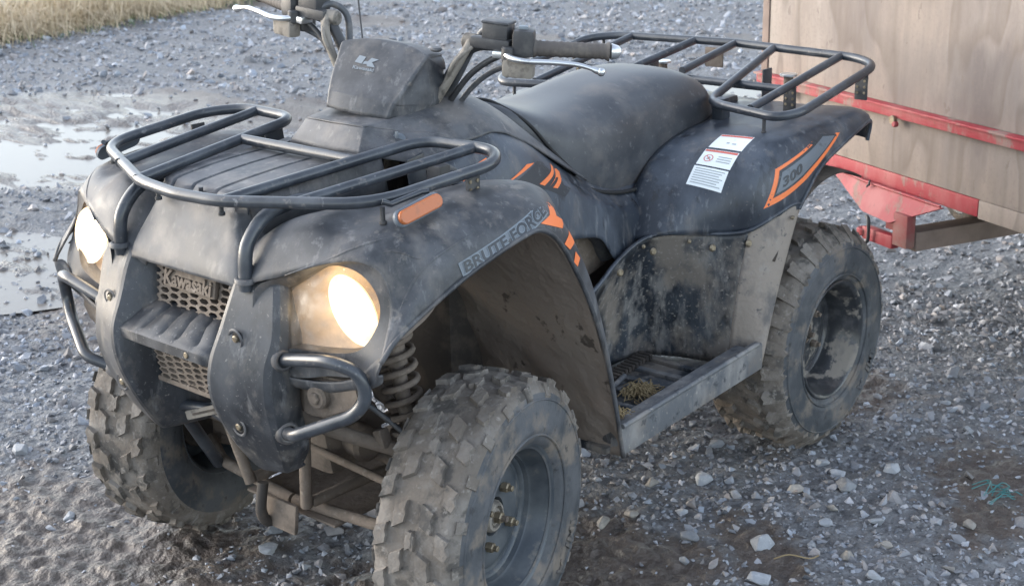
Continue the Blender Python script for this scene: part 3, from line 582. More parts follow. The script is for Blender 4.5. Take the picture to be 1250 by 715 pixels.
# ---- honeycomb grilles
def grille(name, c, ey, ez, nx, nz, pw, ph, wy, hz, mt):
    """rows of flattened hexagonal cells with real openings"""
    mb = MB(); ey, ez = Vector(ey).normalized(), Vector(ez).normalized(); nr = ey.cross(ez)
    for iz in range(-nz, nz+1):
        for iy in range(-nx, nx+1):
            cy = iy*pw+(pw/2 if iz % 2 else 0); cz = iz*ph
            if abs(cy) > wy or abs(cz) > hz: continue
            V = []
            for d, sc_, in ((.005, 1.0), (.005, .70), (-.010, .70), (-.010, 1.0)):
                for k in range(6):
                    a = math.pi/3*k; V.append(Vector(c)+ey*(cy+math.cos(a)*pw*.333*sc_)+ez*(cz+math.sin(a)*ph*1.155*sc_)+nr*d)
            F = []
            for r in range(4):
                for k in range(6): F.append((r*6+k, r*6+(k+1) % 6, ((r+1) % 4)*6+(k+1) % 6, ((r+1) % 4)*6+k))
            mb.add(V, F)
    return mb.build(name, mt, quad, False)
g1 = grille('upper_grille', (.292, 0, .690), (0, 1, 0), (-.22, 0, 1), 5, 8, .056, .0064, .114, .047, M['mudmetal'])
g2 = grille('lower_grille', (.322, 0, .545), (0, 1, 0), (.20, 0, 1), 5, 6, .052, .0062, .100, .036, M['mudmetal'])
bx = box('badge_plate', (.300, -.005, .700), (.010, .145, .034), M['mudmetal'], g1, Matrix.Rotation(R(-12), 3, 'Y'), .004)
V, F = text_geo('Kawasaki', .036, extrude=.003, offset=.0012)
mesh('badge_lettering', place(V, (.3065, -.005, .701), (0, 1, 0), (-.21, 0, .98)), F, M['mudmetal'], g1, False)
box('grille_bottom_bar', (.315, 0, .505), (.012, .21, .010), M['mudmetal'], quad)
box('grille_backing', (.235, 0, .655), (.01, .23, .20), M['dark'], quad)
box('radiator_backing', (.215, 0, .53), (.01, .20, .10), M['dark'], quad)

# ---- front guard tubes and side loops
for s in (1, -1):
    tube('guard_tube', [(.16, .174*s, .852), (.215, .174*s, .854), (.272, .175*s, .842), (.312, .175*s, .803), (.321, .176*s, .755), (.321, .176*s, .728)], .0122, M['tube'], quad, 14, sm=5)
    V, F = lathe_geo([(.0195, -.006), (.0190, .001), (.0160, .003), (.0124, .002)], 24, Matrix.Translation((.322, .177*s, .748))); mesh('tube_collar', V, F, M['plastic'], quad)
    lp = tube('bumper_loop', [(.296, .19*s, .612), (.318, .245*s, .621), (.325, .375*s, .650), (.302, .418*s, .634), (.294, .424*s, .588), (.304, .402*s, .556), (.345, .30*s, .508), (.314, .24*s, .487), (.290, .19*s, .476)], .0112, M['tube'], quad, 14, fil=[0, .02, .05, .04, .04, .04, .02, .02, 0])
    for (c, a) in (((.320, .252*s, .622), (.2, 1*s, .12)), ((.317, .250*s, .490), (.35, 1*s, .2))):
        V, F = lathe_geo([(.022, -.03), (.0205, .0), (.018, .007), (.0125, .009), (.0125, 0)], 20, Matrix.Translation(c) @ frame(a).to_4x4()); mesh('loop_collar', V, F, M['plastic'], lp)

# ---- front rack
fr_ = empty('front_rack', (0, 0, 0), quad); RT = .0104
def rkz(x): return .871+(.30-x)*.085
def q(x, y, dz=0): return (x, y, rkz(x)+dz)
front_edge = [q(-.085, -.175), q(-.112, -.215), q(-.118, -.34), q(-.075, -.405), q(.215, -.385), q(.318, -.110), q(.318, .110), q(.225, .365), q(-.075, .405), q(-.118, .34), q(-.112, .215), q(-.085, .175)]
# outer loop with both inner bars running back to the front edge
loop = [q(.310, -.122)]+front_edge[0:0]+[q(-.108, -.178), q(-.116, -.345), q(-.055, -.40), q(.195, -.385), q(.312, -.105), q(.326, .01), q(.316, .118), q(.205, .365), q(-.055, .40), q(-.116, .345), q(-.108, .178), q(.310, .122)]
tube('rack_loop', loop, RT, M['tube'], fr_, 14, fil=[0, .05, .06, .06, .07, .03, .02, .03, .07, .06, .06, .05, 0])
tube('rack_bar', [q(.045, -.157), q(.045, .157)], RT*.95, M['tube'], fr_, 14)
for s in (1, -1):
    tube('rack_bar', [q(.262, .245*s), q(-.112, .300*s)], RT*.95, M['tube'], fr_, 14)
    pp = MB()  # perforated brackets and legs
    for (x, y) in ((-.02, .378),):
        V, F = box_geo((x, y*s, rkz(x)-.035), (.032, .004, .045)); pp.add(V, F)
    pb = pp.build('bracket', M['black'], fr_, False)
    for dx in (-.009, .009):
        for dz in (-.022, -.036, -.050): cyl('bracket_hole', (-.02+dx, .381*s, rkz(0)+dz), (0, 1, 0), .0035, .002, M['nut'], pb, 8, .0005)
    box('rack_leg', (-.07, .195*s, .848), (.045, .006, .075), M['tube'], fr_, Matrix.Rotation(R(8), 3, 'Y'))
    box('rack_leg', (-.075, .245*s, .838), (.03, .035, .075), M['black'], fr_, None, .006)
    tube('rack_stay', [(-.085, .25*s, .845), (-.155, .30*s, .812)], .006, M['tube'], fr_, 8)
    for (x, y) in ((.292, .088), (.19, .372), (.265, -.0)) if s == 1 else ((.292, .088), (.19, .372)):
        pn = tube('rubber_stop', [q(x, y*s, -.008), q(x, y*s, -.032)], .0042, M['black'], fr_, 8); cyl('stop_foot', q(x, y*s, -.033), (0, 0, 1), .0065, .006, M['black'], pn, 10)
    box('rack_tab', (.278, .125*s, .848), (.004, .035, .014), M['tube'], fr_)
    # side marker reflector, hung from the outer bar
    A = Vector((.150, .418*s, .868)); ex = Vector((-.985, .03*s, .17)).normalized(); nz_ = Vector((.22, .93*s, .30)).normalized(); ey = nz_.cross(ex).normalized(); nz_ = ex.cross(ey)
    Mx = Matrix((ex, ey, nz_)).transposed().to_4x4(); Mx.translation = A
    V, F = stadium_geo(.074, .0150, .008); rb = mesh('reflector_base', [Mx @ (v-Vector((0, 0, .006))) for v in V], F, M['decalgrey'], quad, True, 35)
    V, F = stadium_geo(.072, .0118, .010); mesh('side_reflector', [Mx @ v for v in V], F, M['amber'], rb, True, 35)
    tube('reflector_bracket', [q(.20, .383*s, .006), q(.19, .392*s, .0), q(.12, .392*s, .0), q(.11, .40*s, .0)], .005, M['tube'], fr_, 8)

# ---- rear rack
rr = empty('rear_rack', (0, 0, 0), quad)
def rz(x): return .830+(-1.0-x)*.155
def p(x, y, dz=0): return (x, y, rz(x)+dz)
for s in (1, -1):
    tube('rack_loop', [p(-1.44, .12*s), p(-1.075, .172*s, -.012), p(-1.03, .22*s, -.004), p(-.985, .40*s), p(-1.03, .435*s), p(-1.385, .43*s), p(-1.43, .36*s), p(-1.455, .0)], RT, M['tube'], rr, 14, fil=[0, .05, .05, .06, .06, .05, .08, 0])
    tube('rack_bar', [p(-1.018, .315*s), p(-1.428, .315*s)], RT*.95, M['tube'], rr, 14)
    box('rack_leg', (-1.085, .195*s, .798), (.035, .03, .075), M['tube'], rr, None, .006)
    V, F = cyl_geo((-1.085, .197*s, .772), (0, 0, 1), .03, .006, 16, .002); mesh('leg_foot', V, F, M['tube'], rr)
    lg = box('rack_leg', (-1.33, .17*s, .822), (.04, .006, .09), M['tube'], rr)
    for (x, y) in ((-1.20, .31), (-1.33, .425)):
        b = box('bracket', (x, y*s, rz(x)-.035), (.004, .032, .06), M['black'], rr, None, .001)
        for dy in (-.009, .009):
            for dz in (-.02, -.034, -.048): cyl('bracket_hole', (x+.003, y*s+dy, rz(x)+dz), (1, 0, 0), .0034, .002, M['nut'], b, 8, .0005)
    for (x, y) in ((-.995, .365), (-1.41, .395)):
        pn = tube('rubber_stop', [p(x, y*s, -.008), p(x, y*s, -.040)], .0042, M['black'], rr, 8); cyl('stop_foot', p(x, y*s, -.041), (0, 0, 1), .0065, .006, M['black'], pn, 10)
    cyl('rear_post', (-1.40, .19*s, .815), (0, 0, 1), .012, .05, M['mudmetal'], rr, 12); cyl('post_cap', (-1.40, .19*s, .843), (0, 0, 1), .022, .006, M['steel'], rr, 16)
tube('rack_bar', [p(-1.21, 0, 0), p(-1.452, 0)], RT*.95, M['tube'], rr, 14)
tube('rack_bar', [(-1.215, -.30, .842), (-1.225, .30, .842)], RT*.95, M['tube'], rr, 14)
box('rack_plate', (-1.40, -.03, .868), (.004, .055, .05), M['mudmetal'], rr)

# ---- tank cover
TG = [
 [(-0.015, 0, 0.882), (-0.018, 0.045, 0.882), (-0.022, 0.088, 0.882), (-0.028, 0.102, 0.88), (-0.075, 0.16, 0.868), (-0.12, 0.195, 0.855), (-0.17, 0.212, 0.835)],
 [(-0.048, 0, 0.924), (-0.05, 0.04, 0.924), (-0.052, 0.074, 0.923), (-0.06, 0.086, 0.92), (-0.11, 0.125, 0.908), (-0.16, 0.16, 0.9), (-0.2, 0.19, 0.88)],
 [(-0.058, 0, 0.928), (-0.06, 0.04, 0.928), (-0.064, 0.074, 0.927), (-0.072, 0.086, 0.924), (-0.12, 0.122, 0.912), (-0.17, 0.158, 0.904), (-0.21, 0.188, 0.884)],
 [(-0.16, 0, 0.939), (-0.16, 0.045, 0.939), (-0.165, 0.085, 0.937), (-0.18, 0.11, 0.932), (-0.2, 0.135, 0.922), (-0.22, 0.165, 0.909), (-0.24, 0.19, 0.887)],
 [(-0.26, 0, 0.958), (-0.26, 0.045, 0.957), (-0.262, 0.085, 0.954), (-0.27, 0.112, 0.945), (-0.28, 0.142, 0.93), (-0.29, 0.17, 0.91), (-0.3, 0.19, 0.888)],
 [(-0.35, 0, 0.945), (-0.35, 0.045, 0.942), (-0.352, 0.085, 0.934), (-0.36, 0.115, 0.92), (-0.368, 0.144, 0.9), (-0.375, 0.17, 0.878), (-0.385, 0.188, 0.852)],
 [(-0.42, 0, 0.908), (-0.42, 0.045, 0.904), (-0.43, 0.085, 0.89), (-0.445, 0.118, 0.866), (-0.46, 0.145, 0.842), (-0.475, 0.168, 0.818), (-0.485, 0.186, 0.795)],
 [(-0.48, 0, 0.85), (-0.48, 0.045, 0.845), (-0.5, 0.09, 0.825), (-0.53, 0.125, 0.795), (-0.55, 0.15, 0.772), (-0.57, 0.17, 0.752), (-0.585, 0.186, 0.735)]]
surf('tank_cover', full(TG), M['plastic_hood'], quad, 5, 5, mirror=False, key='tank')
# key switch
ks = cyl('ignition_switch', (-.096, .124, .899), (.62, .66, .42), .015, .008, M['decalgrey'], quad, 24, .003); box('ignition_key', (-.088, .128, .912), (.003, .008, .014), M['decalgrey'], ks)
# ---- side cover below the tank and the seat
SG = [
 [(-0.1, 0.188, 0.854), (-0.17, 0.196, 0.866), (-0.22, 0.182, 0.89), (-0.29, 0.18, 0.894), (-0.385, 0.182, 0.854), (-0.485, 0.17, 0.795), (-0.585, 0.168, 0.735), (-0.68, 0.164, 0.7), (-0.8, 0.164, 0.695), (-0.88, 0.168, 0.71)],
 [(-0.11, 0.225, 0.8), (-0.18, 0.228, 0.805), (-0.24, 0.222, 0.838), (-0.3, 0.218, 0.852), (-0.39, 0.214, 0.82), (-0.485, 0.2, 0.764), (-0.585, 0.196, 0.706), (-0.68, 0.19, 0.674), (-0.8, 0.188, 0.664), (-0.88, 0.19, 0.674)],
 [(-0.12, 0.24, 0.765), (-0.19, 0.242, 0.772), (-0.26, 0.24, 0.795), (-0.32, 0.236, 0.8), (-0.4, 0.23, 0.775), (-0.49, 0.224, 0.735), (-0.58, 0.218, 0.69), (-0.67, 0.212, 0.655), (-0.79, 0.208, 0.635), (-0.86, 0.212, 0.635)],
 [(-0.14, 0.245, 0.72), (-0.21, 0.247, 0.725), (-0.28, 0.246, 0.735), (-0.34, 0.243, 0.735), (-0.42, 0.238, 0.715), (-0.5, 0.232, 0.69), (-0.58, 0.226, 0.66), (-0.665, 0.22, 0.62), (-0.77, 0.218, 0.6), (-0.83, 0.222, 0.6)],
 [(-0.16, 0.24, 0.68), (-0.22, 0.245, 0.675), (-0.3, 0.246, 0.665), (-0.37, 0.244, 0.655), (-0.44, 0.24, 0.645), (-0.51, 0.236, 0.635), (-0.575, 0.232, 0.615), (-0.632, 0.228, 0.555), (-0.72, 0.226, 0.53), (-0.8, 0.228, 0.55)]]
surf('side_cover', SG, M['plastic_rear'], quad, 5, 5, key='side', flip=True)

# ---- footwell shell: inner wall curving outward ahead of the rear wheel
top = [(-.30, .21, .44), (-.45, .222, .475), (-.535, .238, .512), (-.62, .240, .560), (-.700, .245, .588), (-.745, .275, .598), (-.800, .325, .594), (-.845, .375, .592), (-.868, .412, .600), (-.905, .440, .622), (-.965, .460, .645), (-1.00, .462, .640)]
bot = [(-.30, .185, .285), (-.43, .180, .285), (-.55, .175, .285), (-.65, .175, .285), (-.74, .178, .285), (-.79, .200, .285), (-.820, .255, .285), (-.838, .320, .285), (-.855, .375, .285), (-.865, .420, .287), (-.868, .445, .290), (-.875, .452, .295)]
FW = []
for k in range(6):
    t = k/5; row = []
    for a, b in zip(top, bot):
        u = t**1.0; v = [a[i]*(1-u)+b[i]*u for i in range(3)]; bulge = math.sin(math.pi*t)
        v[1] -= .012*bulge if v[1] < .3 else 0; v[0] += (.010*bulge if v[1] > .3 else 0); row.append(tuple(v))
    FW.append(row)
fw = np.array(FW)
surf('footwell_panel', fw[:, :9], M['plastic_foot'], quad, 4, 5, flip=True)
surf('footwell_rear_panel', fw[:, 8:], M['mud_panel'], quad, 4, 5, flip=True)
for s in (1, -1):
    e = tube('panel_edge', [(x+.002, y*s+.002*s, z) for x, y, z in top], .005, M['plastic_rear'], quad, 8, sm=4)
    for (x, y, z) in ((-.618, .245, .535), (-.715, .262, .562), (-.815, .350, .562), (-.862, .412, .572), (-.955, .465, .618), (-.70, .247, .574), (-.78, .312, .578)):
        big = z < .573; b = cyl('panel_bolt', (x, (y+.004)*s, z), (.35, 1*s, .1), .0085 if big else .005, .008, M['nut'], quad, 14, .003)
    # lower edge extension down to the floor rail
    box('outer_rail', (-.60, .447*s, .306), (.53, .022, .062), M['rail'], quad, Matrix.Rotation(R(3.0), 3, 'Y') @ Matrix.Rotation(R(-0.5*s), 3, 'Z'), .005)
    tube('rail_edge', [(-.345, .458*s, .328), (-.60, .460*s, .342), (-.845, .458*s, .352)], .0055, M['rail'], quad, 8)
    box('inner_ledge', (-.59, .425*s, .318), (.50, .040, .02), M['rail'], quad, Matrix.Rotation(R(3.0), 3, 'Y'), .004)
    # footboard with raised cleats
    fb = box('footboard', (-.585, .300*s, .275), (.53, .27, .014), M['plastic_foot'], quad, None, .003)
    for k in range(7): 
        cl = box('cleat', (-.38-.065*k, .300*s, .286), (.018, .22, .010), M['rail'] if k % 2 else M['plastic_foot'], fb, Matrix.Rotation(R(random.uniform(-2, 2)), 3, 'Z'), .003)
    mb = MB()
    for k in range(16): mb.add(*box_geo((-.52-.016*k, .245*s-.002*k*s, .296), (.010, .035, .012), None, .002))
    mb.build('foot_peg', M['dark'], quad, False)
    tube('heel_bar', [(-.36, .33*s, .300), (-.62, .26*s, .300)], .006, M['rail'], quad, 8)

# ---- rear fenders
RG = [
 [(-.700, .18, .575), (-.712, .245, .588), (-.745, .290, .598), (-.800, .335, .594), (-.850, .382, .592), (-.872, .416, .600), (-.910, .444, .622), (-.990, .464, .630)],
 [(-.735, .18, .635), (-.750, .245, .640), (-.780, .300, .645), (-.815, .345, .648), (-.852, .385, .650), (-.872, .418, .655), (-.925, .452, .655), (-1.00, .466, .645)],
 [(-.775, .18, .695), (-.800, .245, .698), (-.822, .300, .702), (-.845, .345, .705), (-.868, .385, .708), (-.890, .420, .712), (-.950, .456, .690), (-1.025, .468, .672)],
 [(-.850, .175, .745), (-.868, .24, .750), (-.880, .30, .752), (-.895, .345, .755), (-.912, .385, .757), (-.935, .422, .752), (-.985, .456, .722), (-1.055, .468, .698)],
 [(-.950, .17, .772), (-.955, .24, .776), (-.960, .30, .780), (-.970, .345, .783), (-.985, .385, .784), (-1.010, .424, .778), (-1.045, .456, .752), (-1.10, .468, .722)],
 [(-1.07, .17, .782), (-1.07, .24, .786), (-1.075, .30, .790), (-1.085, .345, .793), (-1.10, .388, .795), (-1.120, .426, .790), (-1.145, .456, .770), (-1.18, .466, .745)],
 [(-1.20, .10, .785), (-1.20, .22, .789), (-1.20, .30, .794), (-1.21, .345, .797), (-1.22, .388, .800), (-1.235, .426, .796), (-1.245, .452, .782), (-1.26, .460, .762)],
 [(-1.31, .10, .785), (-1.31, .22, .788), (-1.31, .30, .792), (-1.315, .345, .795), (-1.32, .385, .796), (-1.325, .418, .793), (-1.33, .440, .784), (-1.335, .448, .768)],
 [(-1.365, .10, .770), (-1.365, .22, .772), (-1.365, .30, .775), (-1.365, .345, .777), (-1.365, .38, .778), (-1.365, .410, .775), (-1.362, .430, .765), (-1.360, .438, .750)],
 [(-1.375, .10, .72), (-1.375, .22, .72), (-1.375, .30, .72), (-1.375, .345, .72), (-1.375, .38, .72), (-1.372, .408, .72), (-1.368, .425, .718), (-1.362, .432, .715)]]
surf('rear_fender', RG, M['plastic_rear'], quad, 5, 5, key='rear', flip=True)
box('tail_panel', (-1.28, 0, .765), (.20, .40, .03), M['plastic_rear'], quad, None, .008)
box('storage_lid', (-1.20, 0, .79), (.17, .24, .03), M['plastic_rear'], quad, None, .01)
for s in (1, -1): surf_lines = tube('fender_edge', crs([(x, y*s, z) for x, y, z in [g[-1] for g in RG]], 4), .005, M['plastic_rear'], quad, 8)
def rear_liner():
    G = []
    for k in range(9):
        a = R(38+9.5*k); x = -1.165+.325*math.cos(a); z = .29+.325*math.sin(a)*1.18
        G.append([(x, .455, min(z, .74)), (x, .35, min(z+.01, .75)), (x, .22, min(z+.01, .75))])
    surf('rear_arch_liner', G, M['dark'], quad, 3, 2)
rear_liner()

# ---- seat
def seat():
    S = [(-.385, .050, .915, .905), (-.405, .085, .918, .885), (-.44, .118, .912, .850), (-.49, .148, .895, .800), (-.55, .168, .880, .748), (-.62, .178, .874, .712), (-.70, .182, .878, .692), (-.79, .182, .890, .686), (-.88, .182, .900, .692), (-.96, .180, .903, .712), (-1.03, .174, .898, .738), (-1.085, .160, .883, .765), (-1.115, .135, .860, .785), (-1.125, .100, .835, .800)]
    rows = []
    for x, w, zt, zb in S:
        r = []
        for k in range(13):
            t = k/12*math.pi/2; cy = math.sin(t)**.66; cz = math.cos(t)**.50
            yy = w*cy*(1-.06*(1-cz)); r.append((x-.03*(1-cz)*(1 if x < -.8 else -.3), yy, zb+(zt-zb)*cz+.004*(1-(yy/w)**2)))
        r.append((r[-1][0], w*.90, zb-.012)); rows.append(r)
    rows.append([(-1.12, y*.3, .81+.0*z) for x, y, z in rows[-1]])
    G = full(rows); V, F = grid_geo(G, 4, 2); BV['seat'] = BVHTree.FromPolygons([Vector(v) for v in V], F)
    o = mesh('seat', V, F, M['seat'], quad)
    for s in (1, -1):
        e = [(-.405, .090, .887), (-.44, .120, .850), (-.49, .149, .800), (-.55, .168, .748), (-.62, .178, .712), (-.70, .182, .692), (-.79, .182, .686), (-.88, .182, .692), (-.96, .180, .712), (-1.03, .174, .738), (-1.085, .160, .765)]
        tube('seat_edge_shadow', [(x, (y+.0015)*s, z-.007) for x, y, z in e], .0045, M['gap'], o, 8, sm=4)  # black tube drawn as the shadow gap under the seat edge
seat()
st_ = [o for o in quad.children if o.name == 'seat'][0]
P = [(-.402, 0, .921), (-.405, .035, .919), (-.424, .069, .912), (-.462, .123, .872), (-.510, .152, .807), (-.569, .167, .748)]
for s in (1, -1): tube('seat_front_gap', [(x, (y+.002)*s, z+.001) for x, y, z in P], .004, M['gap'], st_, 8, sm=5)
# seam strip between side cover and rear fender
for s in (1, -1): tube('cover_seam', [(-.800, .204*s, .688), (-.792, .216*s, .650), (-.772, .232*s, .610), (-.735, .246*s, .594)], .0035, M['gap'], quad, 6, sm=4)

# ---- decals, printed film laid on the panels
def film(name, P, key, direction, m, parent, off=.0032):
    V, F = poly_geo(P); W = conform(V, key, direction, off); bad = {i for i, (a, b) in enumerate(zip(V, W)) if (Vector(a)-Vector(b)).length < 1e-6 or b.y < .19 and key == 'side'}
    F = [f for f in F if not bad & set(f)]; use = sorted({i for f in F for i in f}); ix = {i: k for k, i in enumerate(use)}
    return mesh(name, [W[i] for i in use], [[ix[i] for i in f] for f in F], m, parent, False)
nF = fend[0]; nR = [o for o in quad.children if o.name == 'rear_fender'][0]; nS = [o for o in quad.children if o.name == 'side_cover'][0]
def xz(pts, y): return [Vector((x, y, z)) for x, z in pts]
for s in (1, -1):
    pass
def lettering(s_, o, ex, ey, size, key, direction, parent, name, m_in, m_out, sx=1, shear=.25, off=.0032, pad=.0022):
    ex, ey = Vector(ex).normalized(), Vector(ey).normalized()
    for nm, mt, of, offs in ((name+'_outline', m_out, pad, off), (name, m_in, .0, off+.0012)):
        V, F = text_geo(s_, size, 0, of, shear, 1.02, .006)
        mesh(nm, conform(place(V, o, ex, ey, sx, 1), key, direction, offs), F, mt, parent, False)
for s in (1,):
    # model name along the fender: from low front to high rear
    a, b = Vector((.128, .50, .7715)), Vector((-.100, .50, .8260)); ex = (b-a).normalized(); ey = Vector((ex.z*-1, 0, ex.x*-1)); ey = Vector((.20, 0, .98)).normalized()
    o = (a+b)/2
    P = [a+ey*-.0105, b+ey*-.0105, b+ey*.0115, a+ey*.0115]
    film('name_strip', [v+Vector((0, .1, 0)) for v in P], 'fender', (0, -1, 0), M['decalgrey'], nF, .0026)
    for e0, e1, w0 in ((P[0], P[1], ey*.0014), (P[3], P[2], ey*-.0014), (P[0], P[3], ex*.0014), (P[1], P[2], ex*-.0014)): film('name_strip_border', [v+Vector((0, .1, 0)) for v in (e0, e1, e1+w0, e0+w0)], 'fender', (0, -1, 0), M['logo'], nF, .0034)
    V, F = text_geo('BRUTE FORCE', .0235, 0, .0018, .1, 1.0, .006); w_ = max(v[0] for v in V)-min(v[0] for v in V); sx = (b-a).length*.965/w_
    mesh('model_lettering_outline', conform(place(V, o+Vector((0, .1, 0)), ex, ey, sx, 1), 'fender', (0, -1, 0), .0032), F, M['logo'], nF, False)
    V, F = text_geo('BRUTE FORCE', .0235, 0, .0008, .1, 1.0, .006); w_ = max(v[0] for v in V)-min(v[0] for v in V); sx = (b-a).length*.955/w_
    mesh('model_lettering', conform(place(V, o+Vector((0, .1, 0)), ex, ey, sx, 1), 'fender', (0, -1, 0), .0038), F, M['decaldark'], nF, False)
    # orange flashes on the fender's rear shoulder
    for P in ([(-.132, .832), (-.104, .812), (-.068, .807), (-.135, .782), (-.156, .790), (-.128, .805), (-.152, .824)], [(-.180, .772), (-.127, .757), (-.146, .742), (-.196, .748)], [(-.170, .732), (-.153, .718), (-.166, .706), (-.184, .716)]):
        film('orange_flash', xz(P, .6), 'fender', (0, -1, 0), M['orange'], nF, .0035)
    film('dark_flash', xz([(-.128, .832), (-.158, .822), (-.200, .742), (-.190, .700), (-.153, .716), (-.122, .750), (-.072, .800)], .6), 'fender', (0, -1, 0), M['decaldark'], nF, .0022)
    # flashes on the side cover
    for P in ([(-.244, .797), (-.338, .823), (-.366, .820), (-.258, .800)], [(-.366, .779), (-.455, .798), (-.457, .791), (-.383, .772)], [(-.399, .766), (-.458, .787), (-.490, .779), (-.428, .757), (-.412, .762), (-.446, .774), (-.436, .777)], [(-.155, .832), (-.236, .853), (-.240, .843), (-.165, .822)]):
        film('orange_flash', xz(P, .6), 'side', (0, -1, 0), M['orange'], nS, .0035)
    film('dark_flash', xz([(-.280, .797), (-.381, .820), (-.470, .792), (-.535, .760), (-.450, .735), (-.391, .762)], .6), 'side', (0, -1, 0), M['decaldark'], nS, .0026)
    # number panel on the rear fender
    film('number_panel_edge', xz([(-.888, .647), (-.928, .728), (-1.100, .779), (-1.168, .770), (-1.016, .695)], .6), 'rear', (0, -1, 0), M['orange'], nR, .0026)
    film('number_panel_line', xz([(-.908, .668), (-.936, .724), (-1.102, .776), (-1.152, .769), (-1.000, .701)], .6), 'rear', (0, -1, 0), M['decaldark'], nR, .0034)
    film('number_panel', xz([(-.914, .676), (-.940, .720), (-1.102, .772), (-1.143, .768), (-.997, .705)], .6), 'rear', (0, -1, 0), M['decalgrey'], nR, .0042)
    ex = Vector((-.92, 0, .36)).normalized(); ey = Vector((-.10, 0, 1)).normalized()
    V, F = text_geo('300', .036, 0, .0012, .1, 1.05, .006); mesh('number_lettering', conform(place(V, (-.965, .6, .709), ex, ey, 1.25, .72), 'rear', (0, -1, 0), .0052), F, M['decaldark'], nR, False)
    # three warning stickers stepping down the fender's front slope
    d = Vector((-.70, -.25, -.55)).normalized()
    def sticker(cen, wv, hv, bands, m=M['white']):
        cen, wv, hv = Vector(cen), Vector(wv), Vector(hv)
        P = [cen-wv-hv, cen+wv-hv, cen+wv+hv, cen-wv+hv]; V, F = poly_geo(P); so = mesh('warning_sticker', conform(V, 'rear', d, .0030), F, m, nR, False)
        for (u0, v0, u1, v1, mt) in bands:
            P = [cen+wv*u0+hv*v0, cen+wv*u1+hv*v0, cen+wv*u1+hv*v1, cen+wv*u0+hv*v1]; V, F = poly_geo(P); mesh('print_band', conform(V, 'rear', d, .0036), F, mt, so, False)
        return so
    W_ = Vector((-.004, .040, .0)); 
    for (cen, hv, kind) in (((-.931, .323, .771), (-.029, -.001, .0095), 0), ((-.878, .322, .743), (-.020, .0, .0135), 1), ((-.840, .321, .707), (-.015, .0, .020), 2)):
        ban = [(-.96, .70, .96, .95, M['printred'])] if kind < 2 else []
        if kind == 0: ban += [(-.2, -.3, -.02, -.12, M['printgrey']), (.15, -.35, .4, -.2, M['printgrey'])]
        if kind == 1: ban += [(0, .25-.28*k, .8, .15-.28*k, M['printgrey']) for k in range(3)]
        if kind == 2: ban += [(-.85, .8-.24*k, .85-(k % 3)*.12, .72-.24*k, M['printgrey']) for k in range(7)]
        so = sticker(cen, W_, hv, ban)
        if kind == 1:
            c = Vector(cen)-W_*.5-Vector(hv)*.12; rg = []; n = 24; e1, e2 = W_.normalized(), Vector(hv).normalized()
            for r in (.0105, .0088): rg += [c+e1*r*math.cos(2*math.pi*i/n)+e2*r*math.sin(2*math.pi*i/n) for i in range(n)]
            mesh('forbidden_sign', conform(rg, 'rear', d, .0040), [(i, (i+1) % n, n+(i+1) % n, n+i) for i in range(n)], M['printred'], so, False)
            V, F = poly_geo([c-e1*.008+e2*.0068, c-e1*.0068+e2*.008, c+e1*.008-e2*.0068, c+e1*.0068-e2*.008]); mesh('forbidden_slash', conform(V, 'rear', d, .0040), F, M['printred'], so, False)
            V, F = poly_geo([c-e1*.004-e2*.004, c+e1*.003-e2*.003, c+e1*.004+e2*.002, c-e2*-.005]); mesh('rider_mark', conform(V, 'rear', d, .0038), F, M['printgrey'], so, False)
